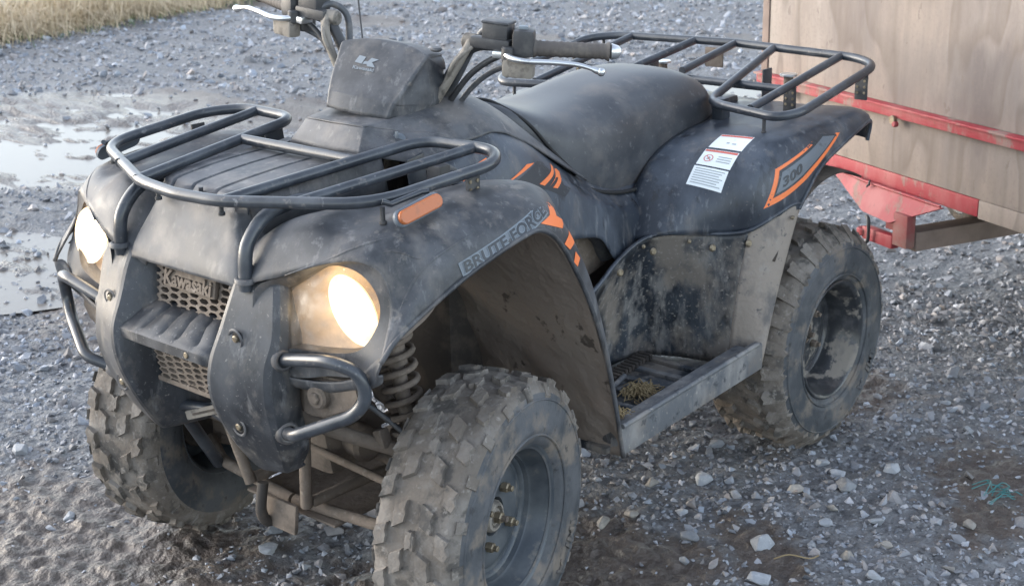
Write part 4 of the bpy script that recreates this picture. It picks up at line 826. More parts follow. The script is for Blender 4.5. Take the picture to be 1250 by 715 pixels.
# ================================================================== steering, controls
def RM(st, rk):
    k = Vector((-math.sin(R(rk)), 0, math.cos(R(rk)))); return Matrix.Rotation(R(st), 3, k)
HB3 = RM(13, 25); HB = Matrix.Translation((-.2, 0, 1.0)) @ HB3.to_4x4()
def H(*a): return HB @ Vector(a)
def hV(V): return [HB @ Vector(v) for v in V]
bar = tube('handlebar', [H(*a) for a in [(-.125, .40, .082), (-.052, .235, .079), (-.034, .165, .074), (-.030, .135, .035), (-.03, .075, -.075), (-.03, -.075, -.075), (-.03, -.135, .035), (-.034, -.165, .074), (-.052, -.235, .079), (-.125, -.40, .082)]], .011, M['black'], quad, 14, fil=[0, .02, .03, .03, .03, .03, .03, .03, .02, 0])
gd = Vector((-.44, 1, .02)).normalized()
for s in (1, -1):
    def S(x, y, z): return H(x, y*s, z)
    def ax(v): return HB3 @ Vector((v[0], v[1]*s, v[2]))
    g0 = Vector((-.060, .280, .080)); g1 = Vector((-.123, .408, .083)); gd = (g1-g0).normalized()
    # ribbed grip
    prof = []; L = (g1-g0).length
    for k in range(34): prof.append((.0142+(.0012 if (k % 3) == 0 else 0)+(.003 if k in (0, 1, 32, 33) else 0), L*k/33))
    fr = frame(ax(gd)).to_4x4(); fr.translation = S(*g0); V, F = lathe_geo([(1e-4, 0)]+prof+[(1e-4, L)], 24, fr); gp = mesh('grip', V, F, M['grip'], bar, True, 50)
    e = g1+gd*.010; cyl('bar_end', S(*e), ax(gd), .0155, .022, M['steel'], gp, 20, .005, .012)
    # switch housing and lever mount
    c = g0-gd*.018+Vector((0, 0, .004)); B3 = HB3 @ Matrix.Rotation(R(-22*s), 3, 'Z')
    sw = box('switch_housing', S(c.x, c.y, c.z+.006), (.046, .042, .052), M['black'], bar, HB3 @ Matrix.Rotation(R(24*s), 3, 'Z'), .010)
    box('switch_button', S(c.x+.004, c.y, c.z+.034), (.016, .018, .008), M['logo'], sw, HB3 @ Matrix.Rotation(R(24*s), 3, 'Z'), .003)
    rs = box('brake_reservoir', S(-.046, .212, .103), (.042, .052, .036), M['black'], bar, HB3 @ Matrix.Rotation(R(8*s), 3, 'Z'), .005)
    box('reservoir_cap', S(-.046, .212, .122), (.045, .055, .006), M['plastic'], rs, HB3 @ Matrix.Rotation(R(8*s), 3, 'Z'), .003)
    box('master_cylinder', S(-.034, .205, .082), (.026, .08, .022), M['black'], bar, HB3 @ Matrix.Rotation(R(8*s), 3, 'Z'), .006)
    pv = cyl('lever_pivot', S(-.024, .246, .070), HB3 @ Vector((0, 0, 1)), .012, .026, M['black'], bar, 16, .003)
    box('pivot_bracket', S(-.032, .232, .066), (.030, .036, .014), M['steel'], bar, HB3 @ Matrix.Rotation(R(15*s), 3, 'Z'), .004)
    box('park_brake_catch', S(-.030, .268, .045), (.030, .060, .034), M['sheath'], bar, HB3 @ Matrix.Rotation(R(18*s), 3, 'Z'), .008)
    box('throttle_case', S(-.055, .245, .052), (.034, .044, .026), M['black'], bar, HB3 @ Matrix.Rotation(R(18*s), 3, 'Z'), .006)
    # lever: a flat tapering alloy blade with a ball end
    P = crs([(-.022, .242, .070), (-.010, .262, .066), (-.012, .295, .065), (-.030, .340, .067), (-.048, .385, .066), (-.060, .418, .058)], 5)
    V = []; F = []; n = len(P)
    for i, pnt in enumerate(P):
        t = i/(n-1); wd = .0085*(1-.35*t)+(.003 if i > n-3 else 0); th = .0045
        tg = (Vector(P[min(i+1, n-1)])-Vector(P[max(i-1, 0)])).normalized(); sd = tg.cross(Vector((0, 0, 1))).normalized()
        for k in range(10):
            a = 2*math.pi*k/10; v = Vector(pnt)+sd*math.cos(a)*wd*.8+Vector((0, 0, 1))*math.sin(a)*wd*.75; V.append(S(*v))
    for i in range(n-1):
        for k in range(10): F.append((i*10+k, i*10+(k+1) % 10, (i+1)*10+(k+1) % 10, (i+1)*10+k))
    lv = mesh('brake_lever', V, F, M['steel'], bar)
    bm = bmesh.new(); bmesh.ops.create_icosphere(bm, subdivisions=2, radius=.0085, matrix=Matrix.Translation(S(-.062, .422, .057))); me = bpy.data.meshes.new('lever_ball'); bm.to_mesh(me); bm.free(); me.materials.append(M['steel']); me.polygons.foreach_set('use_smooth', [True]*len(me.polygons))
    o = bpy.data.objects.new('lever_ball', me); COL.objects.link(o); o.parent = lv
    cl = cyl('bar_clamp', S(-.036, .160, .078), ax((.05, 1, .0)), .016, .030, M['sheath'], bar, 14, .004)
    # cables and hoses from the controls down behind the cover
    tube('cable_sheath', [S(-.028, .165, .082), S(-.012, .158, .055), S(-.006, .130, .0), S(-.015, .085, -.07), S(-.06, .045, -.12)], .0085, M['sheath'], bar, 10, sm=5)
    tube('cable', [S(-.03, .20, .088), S(-.06, .178, .10), S(-.075, .150, .075), S(-.05, .125, .0), S(-.04, .085, -.08)], .007, M['hose'], bar, 10, sm=5)
    tube('cable', [S(-.04, .225, .062), S(-.035, .190, .040), S(-.030, .155, .005), S(-.04, .10, -.07), S(-.06, .05, -.12)], .006, M['black'], bar, 10, sm=5)
    tube('brake_hose', [S(-.05, .255, .048), S(-.060, .20, .025), S(-.055, .155, -.015), S(-.06, .10, -.09)], .0055, M['hose'], bar, 10, sm=5)
    tube('cable', [S(-.02, .172, .072), S(.005, .150, .045), S(.0, .132, .01), S(-.01, .11, -.03)], .004, M['sheath'], bar, 8, sm=5)
tube('mirror_wire', [H(-.08, -.135, .15), H(-.075, -.12, .08), H(-.06, -.10, .02)], .0018, M['black'], bar, 6, sm=4)
cyl('steering_column', H(-.02, 0, -.13), HB3 @ Vector((0, 0, 1)), .016, .16, M['sheath'], bar, 14)
for y in (-.055, -.03, .0, .02): cyl('column_pin', H(.055-abs(y)*.3, y-.02, -.085), HB3 @ Vector((0, 0, 1)), .006, .07, M['sheath'], bar, 10)
for y in (-.05, -.02, .015, .05): tube('wire_loom', [H(.04, y, -.05), H(.03, y*1.1, -.09), H(.0, y*.8, -.13)], .006, M['sheath'] if y > 0 else M['black'], bar, 8, sm=4)
# handlebar cover
PC = [
 [(-0.036, 0.0, 0.054), (-0.0365, 0.0418, 0.053), (-0.037, 0.0818, 0.047), (-0.0375, 0.093, 0.044), (-0.038, 0.0947, 0.039), (-0.0385, 0.1, 0.032), (-0.039, 0.1036, 0.016)],
 [(-0.006, 0.0, 0.059), (-0.004, 0.0418, 0.058), (0.004, 0.0856, 0.05), (0.008, 0.0958, 0.047), (0.006, 0.0973, 0.042), (-0.01, 0.1018, 0.032), (-0.03, 0.1044, 0.016)],
 [(0.008, 0.0, 0.058), (0.01, 0.0418, 0.056), (0.017, 0.0856, 0.048), (0.021, 0.0958, 0.044), (0.016, 0.0973, 0.041), (-0.004, 0.1018, 0.028), (-0.028, 0.1063, 0.01)],
 [(0.042, 0.0, 0.03), (0.042, 0.0418, 0.029), (0.041, 0.0791, 0.025), (0.042, 0.0902, 0.022), (0.034, 0.092, 0.016), (0.008, 0.1044, 0.004), (-0.022, 0.1173, -0.006)],
 [(0.071, 0.0, -0.003), (0.07, 0.0391, -0.003), (0.066, 0.0737, -0.001), (0.066, 0.0844, -0.003), (0.056, 0.0876, -0.008), (0.024, 0.1062, -0.014), (-0.014, 0.1183, -0.022)],
 [(0.096, 0.0, -0.028), (0.094, 0.0388, -0.028), (0.09, 0.066, -0.029), (0.089, 0.0757, -0.03), (0.078, 0.0801, -0.034), (0.042, 0.0987, -0.036), (-0.004, 0.1136, -0.04)],
 [(0.1, 0.0, -0.033), (0.098, 0.0388, -0.033), (0.094, 0.065, -0.034), (0.093, 0.0737, -0.035), (0.081, 0.0782, -0.039), (0.044, 0.0969, -0.042), (-0.004, 0.1117, -0.045)],
 [(0.114, 0.0, -0.06), (0.112, 0.0359, -0.06), (0.107, 0.0611, -0.06), (0.105, 0.0689, -0.06), (0.093, 0.0735, -0.062), (0.056, 0.0884, -0.062), (0.01, 0.1006, -0.062)]]
V, F = grid_geo(full(PC), 4, 4); F = [f[::-1] for f in F]; V = hV(V); BV['pod'] = BVHTree.FromPolygons(V, F)
pod = mesh('handlebar_cover', V, F, M['plastic'], quad); md = pod.modifiers.new('thickness', 'SOLIDIFY'); md.thickness = .003; md.offset = 0
cyl('cover_boss', H(-.012, .098, .058), HB3 @ Vector((0, 0, 1)), .012, .008, M['plastic'], pod, 18, .003)
pd = HB3 @ Vector((-.72, 0, -.69)); lo = H(.09, .0, .06); lex = HB3 @ Vector((0, 1, 0)); ley = HB3 @ Vector((-.69, 0, .72))
def podpoly(name, P, off=.0026):
    V, F = poly_geo([lo+lex*a+ley*b-pd*0 for a, b in P]); mesh(name, conform(V, 'pod', pd, off), F, M['logo'], pod, False)
lo = H(.052, -.020, .028)
podpoly('river_mark', [(-.024, -.004), (-.007, -.006), (-.004, .010), (-.020, .012)])
podpoly('river_mark', [(-.004, .0005), (.004, .001), (.009, .010), (.026, .009), (.014, .001), (.025, -.009), (.007, -.009), (.004, -.005), (-.005, -.006)])
V, F = text_geo('Kawasaki', .0125, 0, .0003, 0, 1, .006); mesh('cover_lettering', conform(place(V, lo+ley*-.0155+lex*.001, lex, ley, 1.05, .8), 'pod', pd, .0028), F, M['logo'], pod, False)

# ================================================================== wheels
def wheel(c, ax, Wt, lipo, side, kind, rot=0):
    w_ = empty('wheel', (0, 0, 0), quad)
    fr = frame(ax).to_4x4(); fr.translation = Vector(c); fr = fr @ Matrix.Rotation(rot, 4, 'Z')
    h = Wt/2; RO = .256 if kind == 'front' else .262
    prof = [(.132, -h*.78), (.140, -h*.90), (.160, -h*.99), (.190, -h*1.04), (.220, -h*1.02), (.242, -h*.93), (.254, -h*.80), (RO-.003, -h*.55), (RO, -h*.2), (RO, h*.2), (RO-.003, h*.55), (.254, h*.80), (.242, h*.93), (.236, h*.97), (.220, h*1.02), (.190, h*1.04), (.176, h*1.03), (.172, h*1.045), (.166, h*1.02), (.154, h*.97), (.146, h*.93), (.141, h*.84), (.132, h*.78)]
    seg = 96; V, F = lathe_geo(prof, seg, None); V = np.array([v[:] for v in V])
    rr_ = np.hypot(V[:, 0], V[:, 1]); an = np.arctan2(V[:, 1], V[:, 0]); n1 = vnoise(an*9+20, V[:, 2]*50+20, 41)*.006*sstep(.235, .255, rr_)
    V[:, 0] *= 1+n1/rr_; V[:, 1] *= 1+n1/rr_
    # flat where it carries the load
    me = mesh('tyre', [fr @ Vector(v) for v in V], F, M['rubber'], w_); me.data.materials.append(M['tread'])
    for pl in me.data.polygons:
        k = pl.index//seg
        if 4 <= k <= 12: pl.material_index = 1
    # tread knobs
    mb = MB(); rnd = random.Random(int(c[0]*100)+side)
    def knob(a0, h0, da, dh, slant, top, zig, sides=True):
        o = [(-.5, -.46), (-.15, -.54), (.15, -.42), (.5, -.5), (.5, .46), (.15, .54), (-.15, .42), (-.5, .5)] if zig else [(-.5, -.5), (.5, -.5), (.5, .5), (-.5, .5)]
        Vb, Vt = [], []
        for u, v in o:
            hh = h0+v*dh; a = a0+u*da+slant*v
            rb = np.interp(abs(hh)/h, [0, .55, .80, .93, 1.0], [RO, RO-.003, .254, .242, .228])-.004; rt = rb+.004+top*(1 if abs(hh) < h*.85 else .55)
            j = rnd.uniform(-.0012, .0012); a2 = a0+u*da*.86+slant*v; h2 = h0+v*dh*.88
            Vb.append(fr @ Vector((rb*math.cos(a), rb*math.sin(a), hh))); Vt.append(fr @ Vector(((rt+j)*math.cos(a2), (rt+j)*math.sin(a2), h2+.003*np.sign(h2)*(abs(h2) > h*.8))))
        n = len(o); mb.add(Vb+Vt, [tuple(range(n, 2*n))]+[(k, (k+1) % n, n+(k+1) % n, n+k) for k in range(n)])
    if kind == 'front':
        N = 20
        for k in range(N):
            a = 2*math.pi*k/N; dA = 2*math.pi/N
            for s in (1, -1):
                knob(a+.0*s, s*h*.30, dA*.50, h*.30, s*.05, .010, True)
                knob(a+dA*.5, s*h*.68, dA*.48, h*.28, s*.04, .010, True)
                knob(a+dA*.05, s*h*.93, dA*.30, h*.13, 0, .007, False)
                if k % 2 == 0: knob(a+dA*.5, s*h*.02, dA*.36, h*.16, s*.03, .009, True)
    else:
        N = 26
        for k in range(N):
            a = 2*math.pi*k/N; dA = 2*math.pi/N
            for s in (1, -1):
                knob(a+(0 if s > 0 else dA/2), s*h*.80, dA*.52, h*.38, s*.03, .016, True)
                knob(a+dA*.5+(0 if s > 0 else dA/2), s*h*.34, dA*.42, h*.28, s*.05, .011, True)
    td = mb.build('tread_knobs', M['tread'], w_, True, 30); td['kind'] = 'stuff'
    # raised sidewall lettering
    V, F = text_geo('IMI  A', .040, .0020, .0014, 0, 1.1)
    VV = []
    for v in V:
        rr2 = .204-v.y*1.0 if False else .204+v[1]; a = R(-38)-v[0]/.204; VV.append(fr @ Matrix.Rotation(-rot, 4, 'Z') @ Vector((rr2*math.cos(a), rr2*math.sin(a), h*1.04+v[2]+.0006)))
    mesh('sidewall_lettering', VV, F, M['rubber'], w_, False)
    # rim
    o = lipo; dp = .052 if kind == 'front' else .082
    pr = [(.134, o-.006), (.143, o-.002), (.145, o+.002), (.142, o+.004), (.137, o+.002), (.131, o-.006), (.128, o-.018), (.122, o-.026), (.121, o-.034), (.117, o-.038), (.115, o-dp+.016), (.112, o-dp+.008), (.108, o-dp+.007), (.105, o-dp+.001), (.098, o-dp), (.094, o-dp+.004), (.086, o-dp+.006), (.070, o-dp+.010), (.055, o-dp+.004), (.036, o-dp+.004), (.034, o-dp-.012), (1e-4, o-dp-.014)]
    V, F = lathe_geo(pr, 64, fr); rm = mesh('rim', V, F, M['rim'] if kind == 'front' else M['rim_mud'], w_, True, 50)
    V, F = lathe_geo([(.145, -h*.86), (.138, -h*.90), (.128, -h*.80), (.124, -h*.3), (.120, o-dp-.006), (.06, o-dp-.010)], 64, fr); mesh('inner_barrel', V, F, M['rim'], rm, True, 50)
    V, F = lathe_geo([(1e-4, o-dp-.02), (.030, o-dp-.02), (.030, o-dp+.004), (.026, o-dp+.010), (.021, o-dp+.011), (.020, o-dp+.002), (.016, o-dp+.002), (.016, o-dp+.008), (1e-4, o-dp+.008)], 28, fr); mesh('hub', V, F, M['mudmetal'] if kind == 'rear' else M['sheath'], w_, True, 40)
    nt = cyl_geo((0, 0, o-dp+.014), (0, 0, 1), .011, .016, 6, .002); mesh('axle_nut', [fr @ v for v in nt[0]], nt[1], M['nut'] if kind == 'front' else M['dark'], w_, True, 30)
    pinV = cyl_geo((0, 0, o-dp+.026), (0, 0, 1), .006, .012, 10, .001); mesh('axle_end', [fr @ v for v in pinV[0]], pinV[1], M['mudmetal'], w_, True, 30)
    for k in range(4):
        a = R(45+90*k); x, y = .055*math.cos(a), .055*math.sin(a)
        V, F = cyl_geo((x, y, o-dp+.012), (0, 0, 1), .0095, .016, 6, .002); lug = mesh('lug_nut', [fr @ v for v in V], F, M['nut'] if kind == 'front' else M['mudmetal'], w_, True, 30)
        V, F = cyl_geo((x, y, o-dp+.022), (0, 0, 1), .0055, .012, 10, .001); mesh('stud', [fr @ v for v in V], F, M['nut'] if kind == 'front' else M['mudmetal'], w_, True, 30)
    V, F = lathe_geo([(1e-4, -h*.3), (.085, -h*.3), (.09, -h*.25), (.09, .0), (.06, .01)], 32, fr); mesh('brake_drum', V, F, M['dark'], w_, True, 40)
    V, F = cyl_geo((.104*math.cos(2.2), .104*math.sin(2.2), o-dp+.012), (0, 0, 1), .0045, .026, 10, .001); mesh('valve_stem', [fr @ v for v in V], F, M['black'], w_, True, 30)
    for rr0 in (.160, .224):
        V, F = lathe_geo([(rr0-.0025, h*1.00), (rr0-.001, h*1.035), (rr0+.001, h*1.035), (rr0+.0025, h*1.00)], 96, fr); mesh('sidewall_rib', V, F, M['rubber'], w_)
    return w_
SW = RM(13, 2)
for s in (1, -1):
    wheel((.019, .417*s, .272), SW @ Vector((0, s, .0)), .170, .068, s, 'front', R(12))
    wheel((-1.165, .372*s, .272), Vector((0, s, 0)), .215, .100, s, 'rear', R(3))

# ================================================================== suspension, frame and drive
for s in (1, -1):
    fp = tube('frame_tube', [(.14, .085*s, .24), (-.9, .12*s, .235)], .0115, M['mudmetal'], quad, 12)
    tube('frame_tube', [(.185, .135*s, .47), (.150, .082*s, .235)], .0115, M['mudmetal'], quad, 12)
    aa = tube('lower_arm', [(.112, .004*s, .209), (.102, .23*s, .221), (.05, .335*s, .225)], .0115, M['mudmetal'], quad, 12, fil=.02)
    tube('lower_arm', [(-.12, .07*s, .225), (-.04, .25*s, .215), (.02, .335*s, .215)], .0135, M['mudmetal'], quad, 12)
    ua = tube('upper_arm', [(.235, .10*s, .475), (.19, .215*s, .440), (.085, .345*s, .385), (.02, .365*s, .36)], .013, M['mudmetal'], quad, 12, fil=.04)
    tube('upper_arm', [(-.02, .10*s, .44), (.06, .34*s, .375)], .012, M['mudmetal'], quad, 12)
    box('arm_bracket', (.135, .285*s, .425), (.022, .022, .035), M['mudmetal'], quad, Matrix.Rotation(R(20*s), 3, 'X'), .004)
    tube('tie_rod', [(.10, .04*s, .33), (.085, .34*s, .30)], .008, M['mudmetal'], quad, 10)
    tube('brake_line', [(.20, .12*s, .52), (.15, .22*s, .50), (.10, .32*s, .42), (.07, .36*s, .34)], .005, M['hose'], quad, 8, sm=5)
    box('steering_knuckle', (.0, .34*s, .28), (.05, .05, .16), M['mudmetal'], quad, SW, .01)
    # coil-over shock: from under the fender to the lower arm
    A = Vector((.085, .255*s, .665)); B = Vector((.080, .315*s, .345)); D = (B-A); L = D.length; dn = D.normalized(); n1 = dn.orthogonal().normalized(); n2 = dn.cross(n1)
    sh = tube('shock_absorber', [A, A+dn*.12, A+dn*.121, B], [.020, .020, .014, .014], M['mudmetal'], quad, 16)
    P = []; turns = 8.5; N = 170
    for i in range(N+1):
        t = i/N; a = 2*math.pi*turns*t; rad = .033-.003*t; P.append(A+dn*(.01+(L-.10)*t)+n1*rad*math.cos(a)+n2*rad*math.sin(a))
    tube('coil_spring', P, .0062, M['mudmetal'], sh, 8)
    cyl('spring_seat', A+dn*(L-.085), dn, .036, .008, M['mudmetal'], sh, 24, .002)
    cyl('spring_seat', A+dn*.004, dn, .036, .008, M['mudmetal'], sh, 24, .002)
    # rear swing and axle
    tube('rear_axle_tube', [(-1.165, .0, .272), (-1.165, .30*s, .272)], .032, M['mudmetal'], quad, 16)
    tube('rear_shock', [(-1.02, .12*s, .60), (-1.14, .16*s, .30)], .03, M['dark'], quad, 14)
box('engine_block', (-.42, .0, .44), (.42, .26, .34), M['dark'], quad, None, .04)
cyl('engine_cover', (-.50, .165, .42), (0, 1, 0), .105, .09, M['mudmetal'], quad, 32, .02)
cyl('engine_barrel', (-.30, .0, .60), (.5, 0, 1), .08, .24, M['mudmetal'], quad, 24, .01)
e = box('front_gear_case', (.02, .03, .33), (.15, .12, .10), M['mudmetal'], quad, Matrix.Rotation(R(10), 3, 'Y'), .022)
cyl('gear_boss', (.03, .115, .335), (.2, 1, 0), .034, .06, M['mudmetal'], e, 20, .008)
cyl('gear_boss', (-.045, .11, .30), (.2, 1, 0), .022, .06, M['mudmetal'], e, 20, .008)
tube('drive_shaft', [(.0, .10, .31), (.0, .36, .275)], .015, M['mudmetal'], quad, 12)
tube('drive_shaft', [(.0, -.10, .31), (.0, -.36, .275)], .015, M['mudmetal'], quad, 12)
cyl('shaft_boot', (.0, -.19, .30), (0, 1, .1), .036, .07, M['dark'], quad, 16, .01, .022)
box('airbox', (-.60, .13, .575), (.14, .10, .12), M['mudmetal'], quad, Matrix.Rotation(R(12), 3, 'Y'), .02)
tube('intake_duct', [(-.55, .17, .66), (-.62, .19, .62), (-.66, .17, .56)], .03, M['hose'], quad, 14, sm=4)
box('skid_plate', (-.40, 0, .195), (1.05, .26, .006), M['mudmetal'], quad)
box('inner_shroud', (.02, 0, .62), (.30, .22, .34), M['dark'], quad, None, .03)
box('battery_tray', (-.70, 0, .55), (.55, .30, .20), M['dark'], quad, None, .03)
box('tow_mount', (.165, .02, .205), (.012, .10, .06), M['mudmetal'], quad, Matrix.Rotation(R(-8), 3, 'Y'), .008)
hk = tube('tow_hook', [(.18, -.005, .27), (.19, -.005, .215), (.175, -.005, .185), (.15, -.005, .19)], .011, M['dark'], quad, 10, sm=4)
for s in (-1,): tube('bumper_stay', [(.245, .160*s, .41), (.112, .232*s, .220)], .0125, M['tube'], quad, 12)
pt = box('slotted_bracket', (.275, -.035, .440), (.006, .125, .018), M['sheath'], quad, Matrix.Rotation(R(22), 3, 'X'), .003)
box('bracket_slot', (.2785, -.030, .442), (.002, .085, .004), M['dark'], pt, Matrix.Rotation(R(22), 3, 'X'), 0)
tube('cross_brace', [(.27, -.13, .43), (.26, -.04, .44), (.25, .12, .40)], .011, M['tube'], quad, 10)
cyl('headstock_part', (.14, -.07, .45), (1, 0, 0), .04, .06, M['dark'], quad, 20)
cyl('radiator_fan', (.16, .03, .46), (1, 0, 0), .05, .04, M['dark'], quad, 20)

# ================================================================== hay caught on the footboard
def wisps(name, cx, cy, z, n, r, L, mt, lift=.01, seed=3):
    rn = random.Random(seed); mb = MB()
    for _ in range(n):
        a = rn.uniform(0, 2*math.pi); d = abs(rn.gauss(0, r)); x = cx+d*math.cos(a); y = cy+d*math.sin(a)*.7; b = rn.uniform(0, 2*math.pi); l = L*rn.uniform(.5, 1.2); zz = z+rn.uniform(0, lift)
        P = [(x, y, zz), (x+l*.5*math.cos(b), y+l*.5*math.sin(b), zz+rn.uniform(0, lift)), (x+l*math.cos(b+.3), y+l*math.sin(b+.3), zz+rn.uniform(-.3, .4)*lift)]
        mb.add(*tube_geo(P, .0011, 4))
    return mb.build(name, mt, None, False)
tag(wisps('hay_tuft', -.575, .335, .290, 220, .022, .030, M['hay'], .014, 3), 'small tuft of brown hay lying on the footboard of the quad', 'hay tuft')
tag(wisps('hay_tuft', -.385, .415, .326, 110, .012, .016, M['hay'], .010, 4), 'short hay scraps on the front end of the footboard ledge', 'hay tuft')

# ================================================================== trailer
tt = Vector((.42, .908, 0)).normalized(); tn = Vector((tt.y, -tt.x, 0)); TM = Matrix((tt, -tn, Vector((0, 0, 1)))).transposed()   # local x along the front, y to the rear
def TW(a, b, z): return tt*a+tn*b+Vector((0, 0, z))
tr = empty('trailer'); tag(tr, 'small plywood box trailer with a red painted steel frame standing behind the quad', 'trailer')
tr.location = TW(-.41, -1.786, 0); tr.rotation_euler = (0, 0, math.atan2(tt.y, tt.x))
ac = -.41
def tbox(name, a0, a1, b0, b1, z0, z1, m, parent=None, bev=.002):
    c = ((a0+a1)/2-ac, (b0+b1)/2+1.786, (z0+z1)/2); return box(name, (c[0], -c[1], c[2]) if False else (c[0], -(c[1]), c[2]), (abs(a1-a0), abs(b1-b0), abs(z1-z0)), m, parent or tr, None, bev)
aL, aR, F0 = -1.17, .35, -1.786
fp_ = tbox('front_panel', aL+.035, aR-.035, F0-.012, F0, .708, 1.36, M['plywood'])
tbox('lower_front_panel', aL+.0, aR, F0-.012, F0, .520, .706, M['plywood'])
tbox('bottom_board', -.185, aR, F0-.010, F0+.001, .470, .519, M['plywood'])
tbox('red_bottom_strip', aL+.28, -.186, F0-.010, F0+.002, .474, .519, M['redpaint'])
tbox('bottom_board', aL, aL+.279, F0-.010, F0+.001, .485, .519, M['plywood'])
tbox('corner_post', aL, aL+.033, F0-.04, F0+.004, .708, 1.36, M['timber'])
tbox('corner_post', aR-.033, aR, F0-.04, F0+.004, .708, 1.36, M['timber'])
rl = tbox('red_rail', aL, aR, F0+.0015, F0+.020, .676, .708, M['redpaint'], None, .003)
tbox('rail_flange', aL, aR, F0+.0015, F0+.032, .703, .709, M['redpaint'], rl, .001)
for a in (-1.0, -.506, .05):
    b = cyl('rail_bolt', (a-ac, -(.026), .672), (0, -1, 0), .012, .012, M['nut'], rl, 10, .002); cyl('rail_bolt_shank', (a-ac+.01, -.026, .662), (0, -1, 0), .008, .014, M['redpaint'], rl, 10, .002)
tbox('side_panel', aL, aL+.012, F0-1.9, F0-.013, .50, 1.36, M['plywood'])
tbox('side_panel', aR-.012, aR, F0-1.9, F0-.013, .50, 1.36, M['plywood'])
tbox('rear_panel', aL, aR, F0-1.912, F0-1.9, .50, 1.36, M['plywood'])
tbox('box_floor', aL+.013, aR-.013, F0-1.9, F0-.013, .50, .52, M['plywood'])
# folded red gusset from the box down to the drawbar
def tl(a, b, z): return (a-ac, -(b+1.786), z)
GV = [tl(-.90, F0+.004, .500), tl(-.186, F0+.004, .500), tl(-.30, F0+.012, .476), tl(-.80, F0+.012, .482), tl(-.56, F0+.07, .398), tl(-.47, F0+.07, .394), tl(-.78, F0+.016, .470)]
GV = [tl(-.80, F0+.006, .484), tl(-.64, F0+.018, .478), tl(-.30, F0+.010, .472), tl(-.46, F0+.055, .398), tl(-.575, F0+.055, .405)]
gs = mesh('gusset_plate', GV, [(0, 1, 4), (1, 2, 3), (1, 3, 4)], M['redpaint'], tr, False); md = gs.modifiers.new('thickness', 'SOLIDIFY'); md.thickness = .005; md.offset = 0
tube('gusset_bead', [tl(-.78, F0+.014, .487), tl(-.62, F0+.024, .480), tl(-.31, F0+.014, .474)], .004, M['redpaint'], gs, 8)
tube('gusset_hook', [tl(-.585, F0+.028, .488), tl(-.580, F0+.034, .478), tl(-.590, F0+.034, .470)], .003, M['black'], gs, 6)
tbox('hitch_post', -.450, -.392, F0+.02, F0+.050, .340, .432, M['redfaded'], None, .004)
tbox('hitch_web', -.500, -.451, F0+.026, F0+.034, .372, .428, M['redfaded'], None, .003)
tbox('drawbar', -.450, -.388, F0-1.7, F0+.019, .330, .384, M['timber'], None, .004)
ht = tbox('hitch_arm', -.580, -.451, F0+.022, F0+.050, .325, .362, M['redpaint'], None, .005)
tube('hitch_chain_hook', [tl(-.550, F0+.06, .398), tl(-.538, F0+.062, .388), tl(-.536, F0+.062, .335), tl(-.550, F0+.06, .320)], .005, M['black'], ht, 8, sm=4)
cyl('hitch_eye', tl(-.585, F0+.036, .343), (0, 0, 1), .022, .020, M['redpaint'], ht, 20, .003)
tbox('axle_beam', aL+.1, aR-.1, F0-1.28, F0-1.22, .20, .25, M['dark'])
jw = empty('jockey_wheel', (0, 0, 0), tr); c = Vector(tl(-.50, F0-.235, .458)); fr = frame((-.2, -1, -.1)).to_4x4(); fr.translation = c
V, F = lathe_geo([(.068, -.02), (.085, -.026), (.100, -.018), (.104, 0), (.100, .018), (.085, .026), (.068, .02)], 40, fr); mesh('tyre', V, F, M['rubber'], jw)
V, F = lathe_geo([(1e-4, .012), (.02, .016), (.03, .006), (.055, .004), (.066, .014), (.072, .024), (.078, .022), (.078, -.02)], 40, fr); mesh('rim', V, F, M['decalgrey'], jw)
for a in (aL+.13, aR-.13):
    w_ = empty('wheel', (0, 0, 0), tr); c = Vector(tl(a, F0-1.25, .225))
    fr = frame((1, 0, 0)).to_4x4(); fr.translation = c
    V, F = lathe_geo([(.13, -.05), (.15, -.07), (.20, -.072), (.222, -.05), (.225, 0), (.222, .05), (.20, .072), (.15, .07), (.13, .05)], 48, fr); mesh('tyre', V, F, M['rubber'], w_)
    V, F = lathe_geo([(1e-4, -.01), (.03, -.03), (.05, -.02), (.10, -.02), (.115, -.045), (.135, -.055), (.137, 0), (.135, .055), (.115, .045), (.10, .02), (.05, .02), (.03, .03), (1e-4, .01)], 48, fr); mesh('rim', V, F, M['sheath'], w_)

